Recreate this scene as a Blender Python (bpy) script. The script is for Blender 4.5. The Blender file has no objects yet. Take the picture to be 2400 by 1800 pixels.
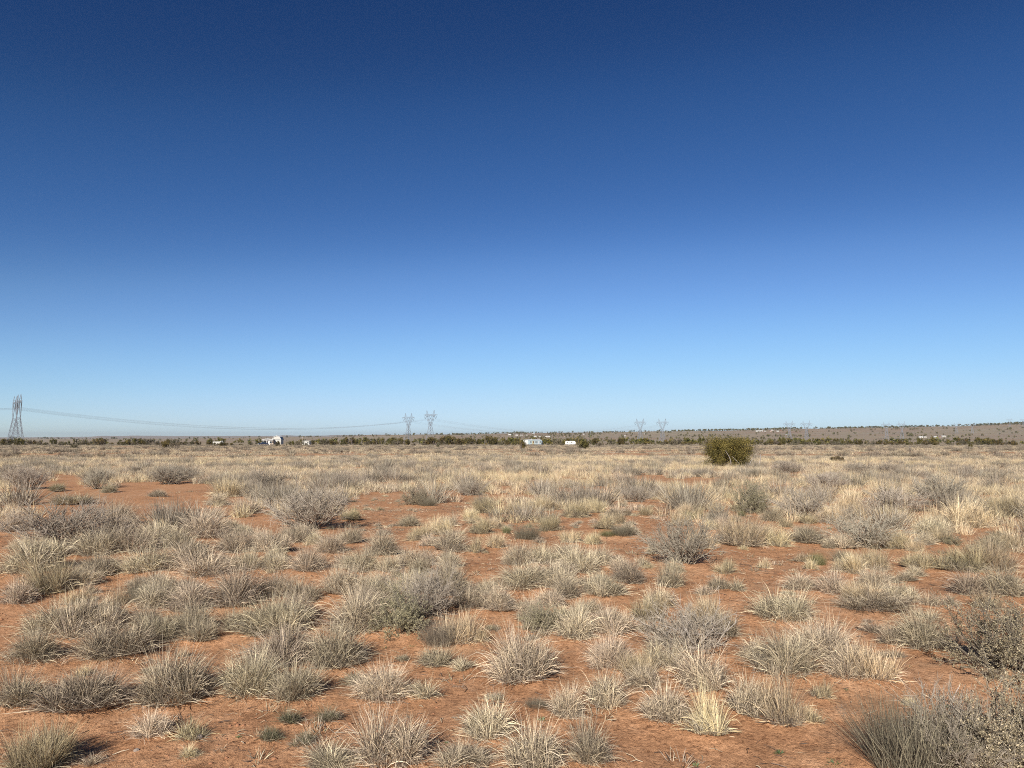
import bpy, math, random
import numpy as np
from mathutils import Vector, Matrix

random.seed(7)
RNG = np.random.default_rng(7)
SC = bpy.context.scene
COL = SC.collection
R = math.radians

# ---------------------------------------------------------------- camera, sky, sun, exposure
F = 1690.0            # focal length in photo pixels (photo 2400 x 1800)
HZ = 1026.0           # eye-level row in the photo
EYE = 1.65
PITCH = math.atan((HZ - 900.0) / F)
cam = bpy.data.cameras.new('camera')
cam.sensor_width = 36.0
cam.lens = F / 2400.0 * 36.0
cam.clip_start = 0.05
cam.clip_end = 60000.0
camo = bpy.data.objects.new('camera', cam)
COL.objects.link(camo)
camo.location = (0, 0, EYE)
camo.rotation_euler = (math.pi / 2 + PITCH, 0, 0)
SC.camera = camo

SUN_AZ, SUN_EL = 196.0, 30.0
world = bpy.data.worlds.new('World')
SC.world = world
world.use_nodes = True
wn, wl = world.node_tree.nodes, world.node_tree.links
sky = wn.new('ShaderNodeTexSky')
sky.sky_type = 'NISHITA'
sky.sun_disc = False
sky.sun_elevation = R(SUN_EL)
sky.sun_rotation = R(SUN_AZ)
sky.altitude = 1900
sky.air_density = 1.0
sky.dust_density = 0.0
sky.ozone_density = 3.0
sc1 = wn.new('ShaderNodeVectorMath'); sc1.operation = 'SCALE'; sc1.inputs['Scale'].default_value = 0.07
crv = wn.new('ShaderNodeRGBCurve')
sc2 = wn.new('ShaderNodeVectorMath'); sc2.operation = 'SCALE'; sc2.inputs['Scale'].default_value = 10.0 / 1.474
wl.new(sky.outputs[0], sc1.inputs[0])
wl.new(sc1.outputs[0], crv.inputs['Color'])
wl.new(crv.outputs['Color'], sc2.inputs[0])
wl.new(sc2.outputs[0], wn['Background'].inputs['Color'])
wn['Background'].inputs['Strength'].default_value = 0.1
cm = crv.mapping
cm.use_clip = False
cm.extend = 'HORIZONTAL'
KN = (
    [(0, 0), (.080, .013), (.105, .026), (.159, .061), (.223, .138), (.433, .34), (.738, .55), (1.083, .68)],
    [(0, 0), (.147, .050), (.192, .090), (.285, .172), (.391, .315), (.688, .63), (.981, .80), (1.142, .87)],
    [(0, 0), (.293, .172), (.373, .275), (.524, .46), (.674, .70), (.84, .90), (.957, .98), (1.027, 1.0)])
for ch in range(3):
    c = cm.curves[ch]
    pts = [(a * .7, b) for a, b in KN[ch]]
    while len(c.points) < len(pts):
        c.points.new(0.5, 0.5)
    for p, q in zip(c.points, pts):
        p.location = q
        p.handle_type = 'AUTO_CLAMPED'
cm.update()

sd = Vector((math.sin(R(SUN_AZ)) * math.cos(R(SUN_EL)), math.cos(R(SUN_AZ)) * math.cos(R(SUN_EL)), math.sin(R(SUN_EL))))
sun = bpy.data.lights.new('sun', 'SUN')
sun.energy = 5.0
sun.angle = R(0.53)
sun.color = (1.0, 0.95, 0.87)
suno = bpy.data.objects.new('sun', sun)
suno.rotation_euler = (-sd).to_track_quat('-Z', 'Y').to_euler()
suno.location = (0, 0, 50)
COL.objects.link(suno)

SC.view_settings.view_transform = 'Standard'
SC.view_settings.look = 'None'
SC.view_settings.exposure = 0.56
SC.view_settings.gamma = 1.0
SC.view_settings.use_curve_mapping = False
SC.render.engine = 'CYCLES'
SC.cycles.max_bounces = 5
SC.cycles.diffuse_bounces = 3
SC.cycles.transmission_bounces = 3
SC.cycles.transparent_max_bounces = 4
SC.cycles.volume_bounces = 0
SC.cycles.use_denoising = False
SC.cycles.pixel_filter_type = 'BLACKMAN_HARRIS'
SC.cycles.filter_width = 1.0

# ---------------------------------------------------------------- noise and terrain
def _h(ix, iy, s):
    n = (ix.astype(np.int64) * 374761393 + iy.astype(np.int64) * 668265263 + s * 1442695041) & 0x7fffffff
    n = (n ^ (n >> 13)) * 1274126177 & 0x7fffffff
    n = n ^ (n >> 16)
    return (n & 0xffff) / 32767.5 - 1.0

def vn(x, y, s=0):
    x = np.asarray(x, float); y = np.asarray(y, float)
    ix = np.floor(x); iy = np.floor(y)
    fx = x - ix; fy = y - iy
    u = fx * fx * fx * (fx * (fx * 6 - 15) + 10); v = fy * fy * fy * (fy * (fy * 6 - 15) + 10)
    a = _h(ix, iy, s); b = _h(ix + 1, iy, s); c = _h(ix, iy + 1, s); d = _h(ix + 1, iy + 1, s)
    return (a + (b - a) * u) * (1 - v) + (c + (d - c) * u) * v

def fbm(x, y, s=0, o=3):
    t = 0.0; a = 1.0; f = 1.0
    for k in range(o):
        t = t + a * vn(x * f + 13.7 * k, y * f - 7.3 * k, s + k); a *= .5; f *= 2.03
    return t

CRX = [-300, 0, 250, 400, 500, 600, 700, 790, 850, 1000, 1100, 1200, 1300, 1400, 1500, 1600, 1750, 1900, 2000, 2100, 2250, 2300, 2400, 2700]
CRE = [2, 2, 3, 3, .5, -1, -1, -2, -5.5, -8, -8.4, -10.2, -12, -12.6, -14, -16, -19, -22, -23, -25, -28, -30, -33.5, -42]
FRX = [-300, 0, 150, 215, 235, 290, 310, 370, 400, 650, 660, 680, 700, 760, 790, 850, 880, 950, 2700]
FRE = [-1, -1.2, -1.6, -2.6, -4.8, -4.0, -5.2, -4.6, -4.2, -4.6, -5.8, -5.8, -4.8, -5.2, -6.4, -6.6, -7.4, -7.0, -8]

def terrain(x, y, fine=True):
    x = np.asarray(x, float); y = np.asarray(y, float)
    r = np.hypot(x, y)
    Y = np.maximum(y, .6 * r) + 1e-6
    px = np.clip(1200 + F * x / np.maximum(y, .3 * r + 1e-6), -300, 2700)
    z = np.interp(Y, [0, 400, 1400], [0, -2.44, EYE - 10 / F * 1400])
    ec = np.interp(px, CRX, CRE)
    f = np.clip((Y - 1400) / 2300, 0, 1) ** 1.6
    e = 10 + (ec - 10) * f
    z = np.where(Y > 1400, EYE - e / F * Y, z)
    zc = EYE - ec / F * 3700
    zl = np.minimum(zc - 22, -14)
    ef = np.interp(px, FRX, FRE)
    zf = EYE - ef / F * 15000
    t1 = np.clip((Y - 3700) / 1800, 0, 1); t1 = t1 * t1 * (3 - 2 * t1)
    z = np.where(Y > 3700, zc + (zl - zc) * t1, z)
    t2 = np.clip((Y - 5500) / 9500, 0, 1) ** 1.5
    z = np.where(Y > 5500, zl + (zf - zl) * t2, z)
    z = z + fbm(x / 300, y / 300, 3) * 1.6 * np.clip((r - 900) / 900, 0, 1)
    z = z + fbm(x / 45, y / 45, 5) * .16 * np.clip((r - 25) / 80, 0, 1)
    if fine:
        k = np.clip(1 - (r - 60) / 60, 0, 1)
        z = z + (fbm(x / 5.5, y / 5.5, 11, 2) * .055 + fbm(x / 1.3, y / 1.3, 17, 2) * .022) * k
        z = z + (fbm(x / .32, y / .32, 23, 2) * .008 + fbm(x / .09, y / .09, 29, 2) * .0035) * np.clip(1 - (r - 14) / 10, 0, 1)
    return z

def tz(x, y):
    return float(terrain(x, y))

def unproject(px, py, lo=2.0, hi=6000.0, n=700):
    """The ground point seen at a photo pixel."""
    u = (px - 1200) / F; v = (900 - py) / F
    cp, sp = math.cos(PITCH), math.sin(PITCH)
    d = np.array([u, cp - v * sp, sp + v * cp])
    t = np.geomspace(lo, hi, n)
    X, Y, Z = d[0] * t, d[1] * t, EYE + d[2] * t
    g = Z - terrain(X, Y)
    k = np.nonzero(g < 0)[0]
    if len(k) == 0:
        i = int(np.argmin(g)); return np.array([X[i], Y[i], float(terrain(X[i], Y[i]))])
    i = max(int(k[0]), 1)
    a = g[i - 1] / (g[i - 1] - g[i])
    tt = t[i - 1] + a * (t[i] - t[i - 1])
    x, y = d[0] * tt, d[1] * tt
    return np.array([x, y, tz(x, y)])

def at_depth(px, py, Y):
    """The point seen at a photo pixel at depth Y (metres along the ground)."""
    u = (px - 1200) / F; v = (900 - py) / F
    cp, sp = math.cos(PITCH), math.sin(PITCH)
    d = np.array([u, cp - v * sp, sp + v * cp])
    t = Y / d[1]
    return d[0] * t, Y, EYE + d[2] * t

def project(x, y, z):
    cp, sp = math.cos(PITCH), math.sin(PITCH)
    dz = z - EYE
    depth = y * cp + dz * sp
    up = -y * sp + dz * cp
    return 1200 + F * x / depth, 900 - F * up / depth

# ---------------------------------------------------------------- materials
def nt(name):
    m = bpy.data.materials.new(name); m.use_nodes = True
    t = m.node_tree
    for n in list(t.nodes): t.nodes.remove(n)
    return m, t.nodes, t.links

def node(nodes, kind, **kw):
    n = nodes.new('ShaderNode' + kind)
    for k, v in kw.items():
        if k in n.inputs: n.inputs[k].default_value = v
        else: setattr(n, k, v)
    return n

def mat_plain(name, col, rough=.7, metal=0.0, var=.12, scale=6.0, spec=.3):
    m, N, L = nt(name)
    out = node(N, 'OutputMaterial'); b = node(N, 'BsdfPrincipled')
    tc = node(N, 'TexCoord'); nz = node(N, 'TexNoise', Scale=scale, Detail=4.0)
    L.new(tc.outputs['Object'], nz.inputs['Vector'])
    mx = node(N, 'MixRGB', blend_type='MULTIPLY')
    mx.inputs['Fac'].default_value = 1.0
    rp = node(N, 'MapRange'); rp.inputs['To Min'].default_value = 1 - var * 1.6; rp.inputs['To Max'].default_value = 1 + var
    L.new(nz.outputs['Fac'], rp.inputs['Value'])
    mx.inputs['Color1'].default_value = (*col, 1)
    L.new(rp.outputs[0], mx.inputs['Color2'])
    L.new(mx.outputs[0], b.inputs['Base Color'])
    b.inputs['Roughness'].default_value = rough; b.inputs['Metallic'].default_value = metal
    b.inputs['Specular IOR Level'].default_value = spec
    L.new(b.outputs[0], out.inputs['Surface'])
    return m

def mat_plant(name, trans=.22, vvar=.3, hue=.03):
    """Vertex-coloured plant matter: diffuse plus some light passing through, varied from plant to plant."""
    m, N, L = nt(name)
    out = node(N, 'OutputMaterial')
    at = node(N, 'Attribute', attribute_name='Col')
    oi = node(N, 'ObjectInfo')
    hs = node(N, 'HueSaturation')
    mh = node(N, 'MapRange'); mh.inputs['To Min'].default_value = .5 - hue; mh.inputs['To Max'].default_value = .5 + hue
    mv = node(N, 'MapRange'); mv.inputs['To Min'].default_value = 1 - vvar; mv.inputs['To Max'].default_value = 1 + vvar * .6
    wn_ = node(N, 'TexWhiteNoise', noise_dimensions='1D')
    L.new(oi.outputs['Random'], mv.inputs['Value']); L.new(oi.outputs['Random'], wn_.inputs['W'])
    L.new(wn_.outputs['Value'], mh.inputs['Value'])
    L.new(mh.outputs[0], hs.inputs['Hue']); L.new(mv.outputs[0], hs.inputs['Value'])
    L.new(at.outputs['Color'], hs.inputs['Color'])
    d = node(N, 'BsdfDiffuse'); t = node(N, 'BsdfTranslucent'); mx = node(N, 'MixShader', Fac=trans)
    L.new(hs.outputs[0], d.inputs['Color']); L.new(hs.outputs[0], t.inputs['Color'])
    L.new(d.outputs[0], mx.inputs[1]); L.new(t.outputs[0], mx.inputs[2]); L.new(mx.outputs[0], out.inputs['Surface'])
    return m

def ramp(N, pts):
    r = node(N, 'ValToRGB')
    e = r.color_ramp.elements
    while len(e) < len(pts): e.new(.5)
    for q, (p, c) in zip(e, pts):
        q.position = p; q.color = (*c, 1) if len(c) == 3 else c
    return r

def mat_ground():
    m, N, L = nt('red_soil')
    out = node(N, 'OutputMaterial'); b = node(N, 'BsdfPrincipled', Roughness=.95)
    b.inputs['Specular IOR Level'].default_value = .1
    g = node(N, 'NewGeometry')
    def noise(scale, detail=5.0, rough=.6):
        n = node(N, 'TexNoise', Scale=scale, Detail=detail, Roughness=rough); L.new(g.outputs['Position'], n.inputs['Vector']); return n
    n1 = noise(.45, 5, .65); n2 = noise(3.2, 8, .72); n3 = noise(38, 4, .7); n4 = noise(150, 2)
    soil = ramp(N, [(.3, (.32, .158, .078)), (.5, (.46, .242, .124)), (.72, (.56, .34, .20))])
    mixn = node(N, 'Math', operation='MULTIPLY_ADD'); mixn.inputs[1].default_value = .55
    L.new(n2.outputs['Fac'], mixn.inputs[0])
    h1 = node(N, 'Math', operation='MULTIPLY'); h1.inputs[1].default_value = .45; L.new(n1.outputs['Fac'], h1.inputs[0]); L.new(h1.outputs[0], mixn.inputs[2])
    L.new(mixn.outputs[0], soil.inputs['Fac'])
    # crumbs and grit: darker and paler specks
    sp = ramp(N, [(.36, (.45, .40, .38)), (.44, (.96, .96, .96)), (.57, (1.05, 1.05, 1.05)), (.66, (1.38, 1.4, 1.42))])
    L.new(n3.outputs['Fac'], sp.inputs['Fac'])
    mu = node(N, 'MixRGB', blend_type='MULTIPLY', Fac=1.0); L.new(soil.outputs[0], mu.inputs['Color1']); L.new(sp.outputs[0], mu.inputs['Color2'])
    sp2 = ramp(N, [(.40, (.6, .58, .57)), (.56, (1.12, 1.12, 1.12))]); L.new(n4.outputs['Fac'], sp2.inputs['Fac'])
    mu2 = node(N, 'MixRGB', blend_type='MULTIPLY', Fac=.6); L.new(mu.outputs[0], mu2.inputs['Color1']); L.new(sp2.outputs[0], mu2.inputs['Color2'])
    n5 = noise(10, 5, .7); sp5 = ramp(N, [(.36, (.70, .68, .67)), (.5, (1.0, 1.0, 1.0)), (.64, (1.22, 1.24, 1.26))]); L.new(n5.outputs['Fac'], sp5.inputs['Fac'])
    mu5 = node(N, 'MixRGB', blend_type='MULTIPLY', Fac=.85); L.new(mu2.outputs[0], mu5.inputs['Color1']); L.new(sp5.outputs[0], mu5.inputs['Color2']); mu2 = mu5
    # thin litter of dead straw lying on the soil, in patches
    nl = noise(1.1, 5, .7); rl = ramp(N, [(.52, (0, 0, 0)), (.70, (.42, .42, .42))]); L.new(nl.outputs['Fac'], rl.inputs['Fac'])
    lit = node(N, 'MixRGB'); lit.inputs['Color2'].default_value = (.37, .25, .15, 1)
    L.new(rl.outputs[0], lit.inputs['Fac']); L.new(mu2.outputs[0], lit.inputs['Color1'])
    # open range land far off, where single plants can no longer be told apart
    ln = node(N, 'VectorMath', operation='LENGTH'); L.new(g.outputs['Position'], ln.inputs[0])
    fr = node(N, 'MapRange'); fr.inputs['From Min'].default_value = 60; fr.inputs['From Max'].default_value = 520
    L.new(ln.outputs['Value'], fr.inputs['Value'])
    r1 = noise(.010, 6, .62); r2 = noise(.0022, 5, .6)
    rng = ramp(N, [(.30, (.16, .13, .088)), (.46, (.255, .203, .135)), (.60, (.31, .24, .158)), (.72, (.31, .19, .115))])
    L.new(r1.outputs['Fac'], rng.inputs['Fac'])
    rng2 = ramp(N, [(.34, (.29, .24, .15)), (.52, (.265, .20, .135)), (.68, (.29, .165, .105))]); L.new(r2.outputs['Fac'], rng2.inputs['Fac'])
    rm = node(N, 'MixRGB', Fac=.5); L.new(rng.outputs[0], rm.inputs['Color1']); L.new(rng2.outputs[0], rm.inputs['Color2'])
    fm = node(N, 'MixRGB'); L.new(fr.outputs[0], fm.inputs['Fac']); L.new(lit.outputs[0], fm.inputs['Color1']); L.new(rm.outputs[0], fm.inputs['Color2'])
    L.new(fm.outputs[0], b.inputs['Base Color'])
    # fine relief
    a = node(N, 'Math', operation='MULTIPLY_ADD'); a.inputs[1].default_value = .5; L.new(n3.outputs['Fac'], a.inputs[0])
    a2 = node(N, 'Math', operation='MULTIPLY'); a2.inputs[1].default_value = .25; L.new(n4.outputs['Fac'], a2.inputs[0]); L.new(a2.outputs[0], a.inputs[2])
    bp = node(N, 'Bump', Strength=.8, Distance=.03); L.new(a.outputs[0], bp.inputs['Height']); L.new(bp.outputs[0], b.inputs['Normal'])
    L.new(b.outputs[0], out.inputs['Surface'])
    return m

M = dict(
    ground=mat_ground(),
    grass=mat_plant('dry_grass', .14, .28, .012),
    twig=mat_plant('grey_twigs', .05, .25, .012),
    leaf=mat_plant('small_leaves', .2, .25, .02),
    juniper=mat_plant('juniper_foliage', .12, .28, .02),
    bark=mat_plant('juniper_bark', 0, .2, .01),
    stone=mat_plain('pale_stone', (.27, .215, .175), .9, var=.3, scale=40),
    clod=mat_plain('soil_clods', (.34, .165, .09), .95, var=.25, scale=30, spec=.1),
    white=mat_plain('white_sheet_metal', (.60, .59, .56), .5, var=.06, scale=1.5),
    offwhite=mat_plain('cream_siding', (.46, .44, .39), .6, var=.1, scale=1.5),
    shadeblue=mat_plain('shade_blue_siding', (.50, .60, .62), .6, var=.1, scale=1.5),  # bluish shade of the mobile home's long wall put into the colour
    yellowed=mat_plain('yellowed_board', (.55, .48, .27), .7, var=.15, scale=3),
    dark=mat_plain('dark_opening', (.03, .03, .035), .5, var=.2),
    glass=mat_plain('window_glass', (.035, .05, .06), .08, var=.2, spec=.6),
    brown=mat_plain('brown_board', (.20, .12, .06), .8, var=.2),
    tan=mat_plain('tan_siding', (.42, .33, .25), .8, var=.15),
    redroof=mat_plain('dull_red_roof', (.25, .09, .06), .8, var=.2),
    greyroof=mat_plain('dark_grey_metal', (.10, .11, .13), .5, var=.15),
    navy=mat_plain('navy_paint', (.015, .022, .05), .25, var=.1, spec=.5),
    rubber=mat_plain('black_rubber', (.02, .02, .02), .85, var=.2),
    lamp=mat_plain('headlamp', (.8, .8, .78), .2, var=.02),
    steel=mat_plain('galvanised_steel', (.20, .215, .24), .55, metal=.0, var=.1, scale=.5),
    cable=mat_plain('aluminium_cable', (.30, .31, .33), .5, var=.05),
    insul=mat_plain('glass_insulator', (.10, .11, .12), .3, var=.1),
    wood=mat_plain('weathered_post', (.12, .09, .07), .9, var=.3, scale=20),
)

# ---------------------------------------------------------------- mesh helpers
def mesh_np(name, V, Q, mat, C=None, smooth=False, T=None):
    """Mesh from a vertex array, quads (n,4) and triangles (m,3); optional per-vertex colour."""
    me = bpy.data.meshes.new(name)
    Q = np.zeros((0, 4), int) if Q is None else np.asarray(Q, int)
    T = np.zeros((0, 3), int) if T is None else np.asarray(T, int)
    me.vertices.add(len(V)); me.vertices.foreach_set('co', np.asarray(V, np.float32).ravel())
    nl = Q.size + T.size
    me.loops.add(nl); me.loops.foreach_set('vertex_index', np.concatenate([Q.ravel(), T.ravel()]).astype(np.int32))
    me.polygons.add(len(Q) + len(T))
    st = np.concatenate([np.arange(len(Q)) * 4, Q.size + np.arange(len(T)) * 3]).astype(np.int32)
    me.polygons.foreach_set('loop_start', st)
    if smooth: me.polygons.foreach_set('use_smooth', np.ones(len(st), bool))
    if C is not None:
        a = me.color_attributes.new('Col', 'FLOAT_COLOR', 'POINT')
        a.data.foreach_set('color', np.hstack([C, np.ones((len(C), 1))]).astype(np.float32).ravel())
    me.materials.append(mat)
    me.update(calc_edges=True)
    return me

def link(name, me, loc=(0, 0, 0), rot=(0, 0, 0), scale=(1, 1, 1), parent=None):
    o = bpy.data.objects.new(name, me)
    o.location = loc; o.rotation_euler = rot; o.scale = scale
    if parent is not None: o.parent = parent
    COL.objects.link(o)
    return o

def tag(o, label, cat, group=None):
    o['label'] = label; o['category'] = cat
    if group: o['group'] = group
    return o

class MB:
    """Collects boxes, prisms and bars into one mesh."""
    def __init__(s): s.v = []; s.f = []
    def add(s, V, Fc):
        k = len(s.v); s.v += [tuple(p) for p in V]; s.f += [tuple(i + k for i in f) for f in Fc]; return s
    def box(s, x0, x1, y0, y1, z0, z1):
        return s.add([(x0, y0, z0), (x1, y0, z0), (x1, y1, z0), (x0, y1, z0), (x0, y0, z1), (x1, y0, z1), (x1, y1, z1), (x0, y1, z1)],
                     [(0, 3, 2, 1), (4, 5, 6, 7), (0, 1, 5, 4), (1, 2, 6, 5), (2, 3, 7, 6), (3, 0, 4, 7)])
    def prism_y(s, prof, y0, y1):
        n = len(prof)
        V = [(x, y0, z) for x, z in prof] + [(x, y1, z) for x, z in prof]
        return s.add(V, [tuple(range(n)), tuple(range(2 * n - 1, n - 1, -1))] + [(i, i + n, (i + 1) % n + n, (i + 1) % n) for i in range(n)])
    def prism_x(s, prof, x0, x1):
        n = len(prof)
        V = [(x0, y, z) for y, z in prof] + [(x1, y, z) for y, z in prof]
        return s.add(V, [tuple(range(n)), tuple(range(2 * n - 1, n - 1, -1))] + [(i, i + n, (i + 1) % n + n, (i + 1) % n) for i in range(n)])
    def bar(s, a, b, w, n=4):
        a = Vector(a); b = Vector(b); d = (b - a).normalized()
        u = d.cross(Vector((0, 0, 1)) if abs(d.z) < .9 else Vector((1, 0, 0))).normalized(); v = d.cross(u)
        ring = [(math.cos(2 * math.pi * k / n + .785), math.sin(2 * math.pi * k / n + .785)) for k in range(n)]
        V = [a + (u * c + v * q) * w * .707 for c, q in ring] + [b + (u * c + v * q) * w * .707 for c, q in ring]
        return s.add(V, [(i, (i + 1) % n, (i + 1) % n + n, i + n) for i in range(n)] + [tuple(range(n - 1, -1, -1)), tuple(range(n, 2 * n))])
    def cyl(s, c, axis, r, h, n=16):
        c = Vector(c); ax = Vector(axis).normalized()
        return s.bar(c - ax * h / 2, c + ax * h / 2, r / .707, n)
    def build(s, name, mat, parent=None, loc=(0, 0, 0), rot=(0, 0, 0)):
        me = bpy.data.meshes.new(name); me.from_pydata([tuple(p) for p in s.v], [], s.f); me.materials.append(mat); me.update()
        return link(name, me, loc, rot, parent=parent)

def empty(name, loc, rz=0.0, label=None, cat=None, group=None, scale=1.0):
    o = bpy.data.objects.new(name, None); o.location = loc; o.rotation_euler = (0, 0, rz); o.scale = (scale,) * 3
    o.empty_display_size = .2; COL.objects.link(o)
    if label: tag(o, label, cat, group)
    return o

def copy_tree(o, loc, rz, label, cat, group=None, scale=None):
    c = o.copy(); COL.objects.link(c); c.location = loc; c.rotation_euler = (0, 0, rz)
    if scale is not None: c.scale = scale
    for ch in o.children:
        d = ch.copy(); COL.objects.link(d); d.parent = c
        for g in ch.children:
            e = g.copy(); COL.objects.link(e); e.parent = d
    for k in ('label', 'category', 'group'):
        if k in c: del c[k]
    tag(c, label, cat, group)
    return c

# ---------------------------------------------------------------- the ground sheet
def build_ground(mounds):
    az = np.concatenate([np.arange(-180, -48, 6.0), np.arange(-48, 48, .2), np.arange(48, 180, 6.0)])
    az = np.radians(az)
    rr = [0.0, .5, 1.0, 1.5, 2.0, 2.4]
    while rr[-1] < 26: rr.append(rr[-1] * 1.0125)
    while rr[-1] < 17500: rr.append(rr[-1] * 1.045)
    rr = np.array(rr)
    A, Rr = np.meshgrid(az, rr)
    X = np.sin(A) * Rr; Yy = np.cos(A) * Rr
    Z = terrain(X, Yy)
    near = np.nonzero(rr < 30)[0][-1] + 1
    xs, ys, zs = X[:near].ravel(), Yy[:near].ravel(), Z[:near].ravel().copy()
    for mx_, my_, mw_ in mounds:        # soil caught around the foot of each plant
        if mw_ > .6 or math.hypot(mx_, my_) > 26: continue
        d2 = ((xs - mx_) ** 2 + (ys - my_) ** 2) / (mw_ * 1.05) ** 2
        w_ = d2 < 5; zs[w_] += min(.10 * mw_ + .008, .035) * np.exp(-d2[w_])
    Z[:near] = zs.reshape(Z[:near].shape)
    n, mcol = X.shape
    idx = np.arange(n * mcol).reshape(n, mcol)
    nx = np.roll(idx, -1, axis=1)
    Q = np.stack([idx[:-1], nx[:-1], nx[1:], idx[1:]], -1).reshape(-1, 4)[:, ::-1]
    me = mesh_np('ground', np.stack([X, Yy, Z], -1).reshape(-1, 3), Q, M['ground'], smooth=True)
    o = link('ground', me); o['kind'] = 'structure'
# ---------------------------------------------------------------- plant generators (numpy)
def blades(n, rb, H, lean, curl, width, pal, K=4, rng=RNG, lmin=.55, lmax=1.1, bias=0.0, wob=.18):
    """n curved tapering blades rising from a disc of radius rb; returns verts, quads, colours."""
    th = rng.uniform(0, 2 * np.pi, n)
    rad = rb * np.sqrt(rng.uniform(0, 1, n))
    bx, by = rad * np.cos(th), rad * np.sin(th)
    az = th + rng.normal(0, .7, n)
    ln = np.radians(rng.uniform(lean[0], lean[1], n)) * (.35 + .65 * rad / max(rb, 1e-6)) + bias
    L = H * rng.uniform(lmin, lmax, n) / np.maximum(np.cos(np.minimum(ln, 1.0)), .6) ** .5
    cu = rng.uniform(curl[0], curl[1], n)
    wob = rng.normal(0, wob, (n, K))
    P = np.zeros((n, K + 1, 3)); P[:, 0, 0] = bx; P[:, 0, 1] = by; P[:, 0, 2] = -.01
    ang = ln.copy(); a2 = az.copy()
    for k in range(K):
        s = L / K
        d = np.stack([np.sin(ang) * np.cos(a2), np.sin(ang) * np.sin(a2), np.cos(ang)], -1)
        P[:, k + 1] = P[:, k] + d * s[:, None]
        ang = ang + cu / K * (.5 + k / K); a2 = a2 + wob[:, k]
    P[:, 1:, 2] = np.maximum(P[:, 1:, 2], .004)
    tw = rng.uniform(0, np.pi, n)
    side = np.stack([-np.sin(az) * np.cos(tw) , np.cos(az) * np.cos(tw), np.sin(tw) * .6], -1)
    side /= np.linalg.norm(side, axis=1)[:, None]
    wk = np.array([1.0] * (K - 1) + [.75, .12])[:K + 1] if K > 1 else np.array([1, .12])
    w = (width * rng.uniform(.6, 1.3, n))[:, None] * wk[None, :] * .5
    V = np.stack([P - side[:, None, :] * w[..., None], P + side[:, None, :] * w[..., None]], 2)  # n,K+1,2,3
    nb = np.arange(n)[:, None] * (2 * (K + 1)); kk = np.arange(K)[None, :] * 2
    b = nb + kk
    Q = np.stack([b, b + 1, b + 3, b + 2], -1).reshape(-1, 4)
    pc = np.array([p[:3] for p in pal]); pw = np.array([p[3] for p in pal], float); pw /= pw.sum()
    c = pc[rng.choice(len(pal), n, p=pw)] * rng.uniform(.75, 1.2, n)[:, None]
    C = np.repeat(c, 2 * (K + 1), axis=0)
    return V.reshape(-1, 3), Q, C

def merge(*parts):
    V = []; Q = []; C = []; k = 0
    for v, q, c in parts:
        V.append(v); Q.append(q + k); C.append(c); k += len(v)
    return np.vstack(V), np.vstack(Q), np.vstack(C)

def tubes(P, rad, col):
    """Three-sided tubes along chains P (n,K+1,3) with radii (n,K+1) and a colour per chain."""
    n, k1, _ = P.shape
    d = P[:, -1] - P[:, 0]; d /= np.linalg.norm(d, axis=1)[:, None] + 1e-9
    ref = np.where(np.abs(d[:, 2:3]) < .9, np.array([[0, 0, 1.0]]), np.array([[1.0, 0, 0]]))
    u = np.cross(d, ref); u /= np.linalg.norm(u, axis=1)[:, None] + 1e-9
    v = np.cross(d, u)
    rings = []
    for a in range(3):
        t = 2 * np.pi * a / 3
        off = u * math.cos(t) + v * math.sin(t)
        rings.append(P + off[:, None, :] * rad[..., None])
    V = np.stack(rings, 2)  # n,K+1,3,3
    nb = np.arange(n)[:, None, None] * (3 * k1); kk = np.arange(k1 - 1)[None, :, None] * 3; aa = np.arange(3)[None, None, :]
    a = nb + kk + aa; b = nb + kk + (aa + 1) % 3
    Q = np.stack([a, b, b + 3, a + 3], -1).reshape(-1, 4)
    return V.reshape(-1, 3), Q, np.repeat(col, 3 * k1, axis=0)

def grow(base, dirs, L, K, wob, up, rng):
    n = len(base); P = np.zeros((n, K + 1, 3)); P[:, 0] = base; d = dirs.copy()
    for k in range(K):
        d = d + rng.normal(0, wob, (n, 3)); d[:, 2] += up
        d /= np.linalg.norm(d, axis=1)[:, None]
        P[:, k + 1] = P[:, k] + d * (L / K)[:, None]
    return P

def along(P, t):
    k = P.shape[1] - 1
    f = np.clip(t * k, 0, k - 1e-4); i = f.astype(int); a = (f - i)[:, None]
    r = np.arange(len(P))
    return P[r, i] * (1 - a) + P[r, i + 1] * a, P[r, i + 1] - P[r, i]

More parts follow.
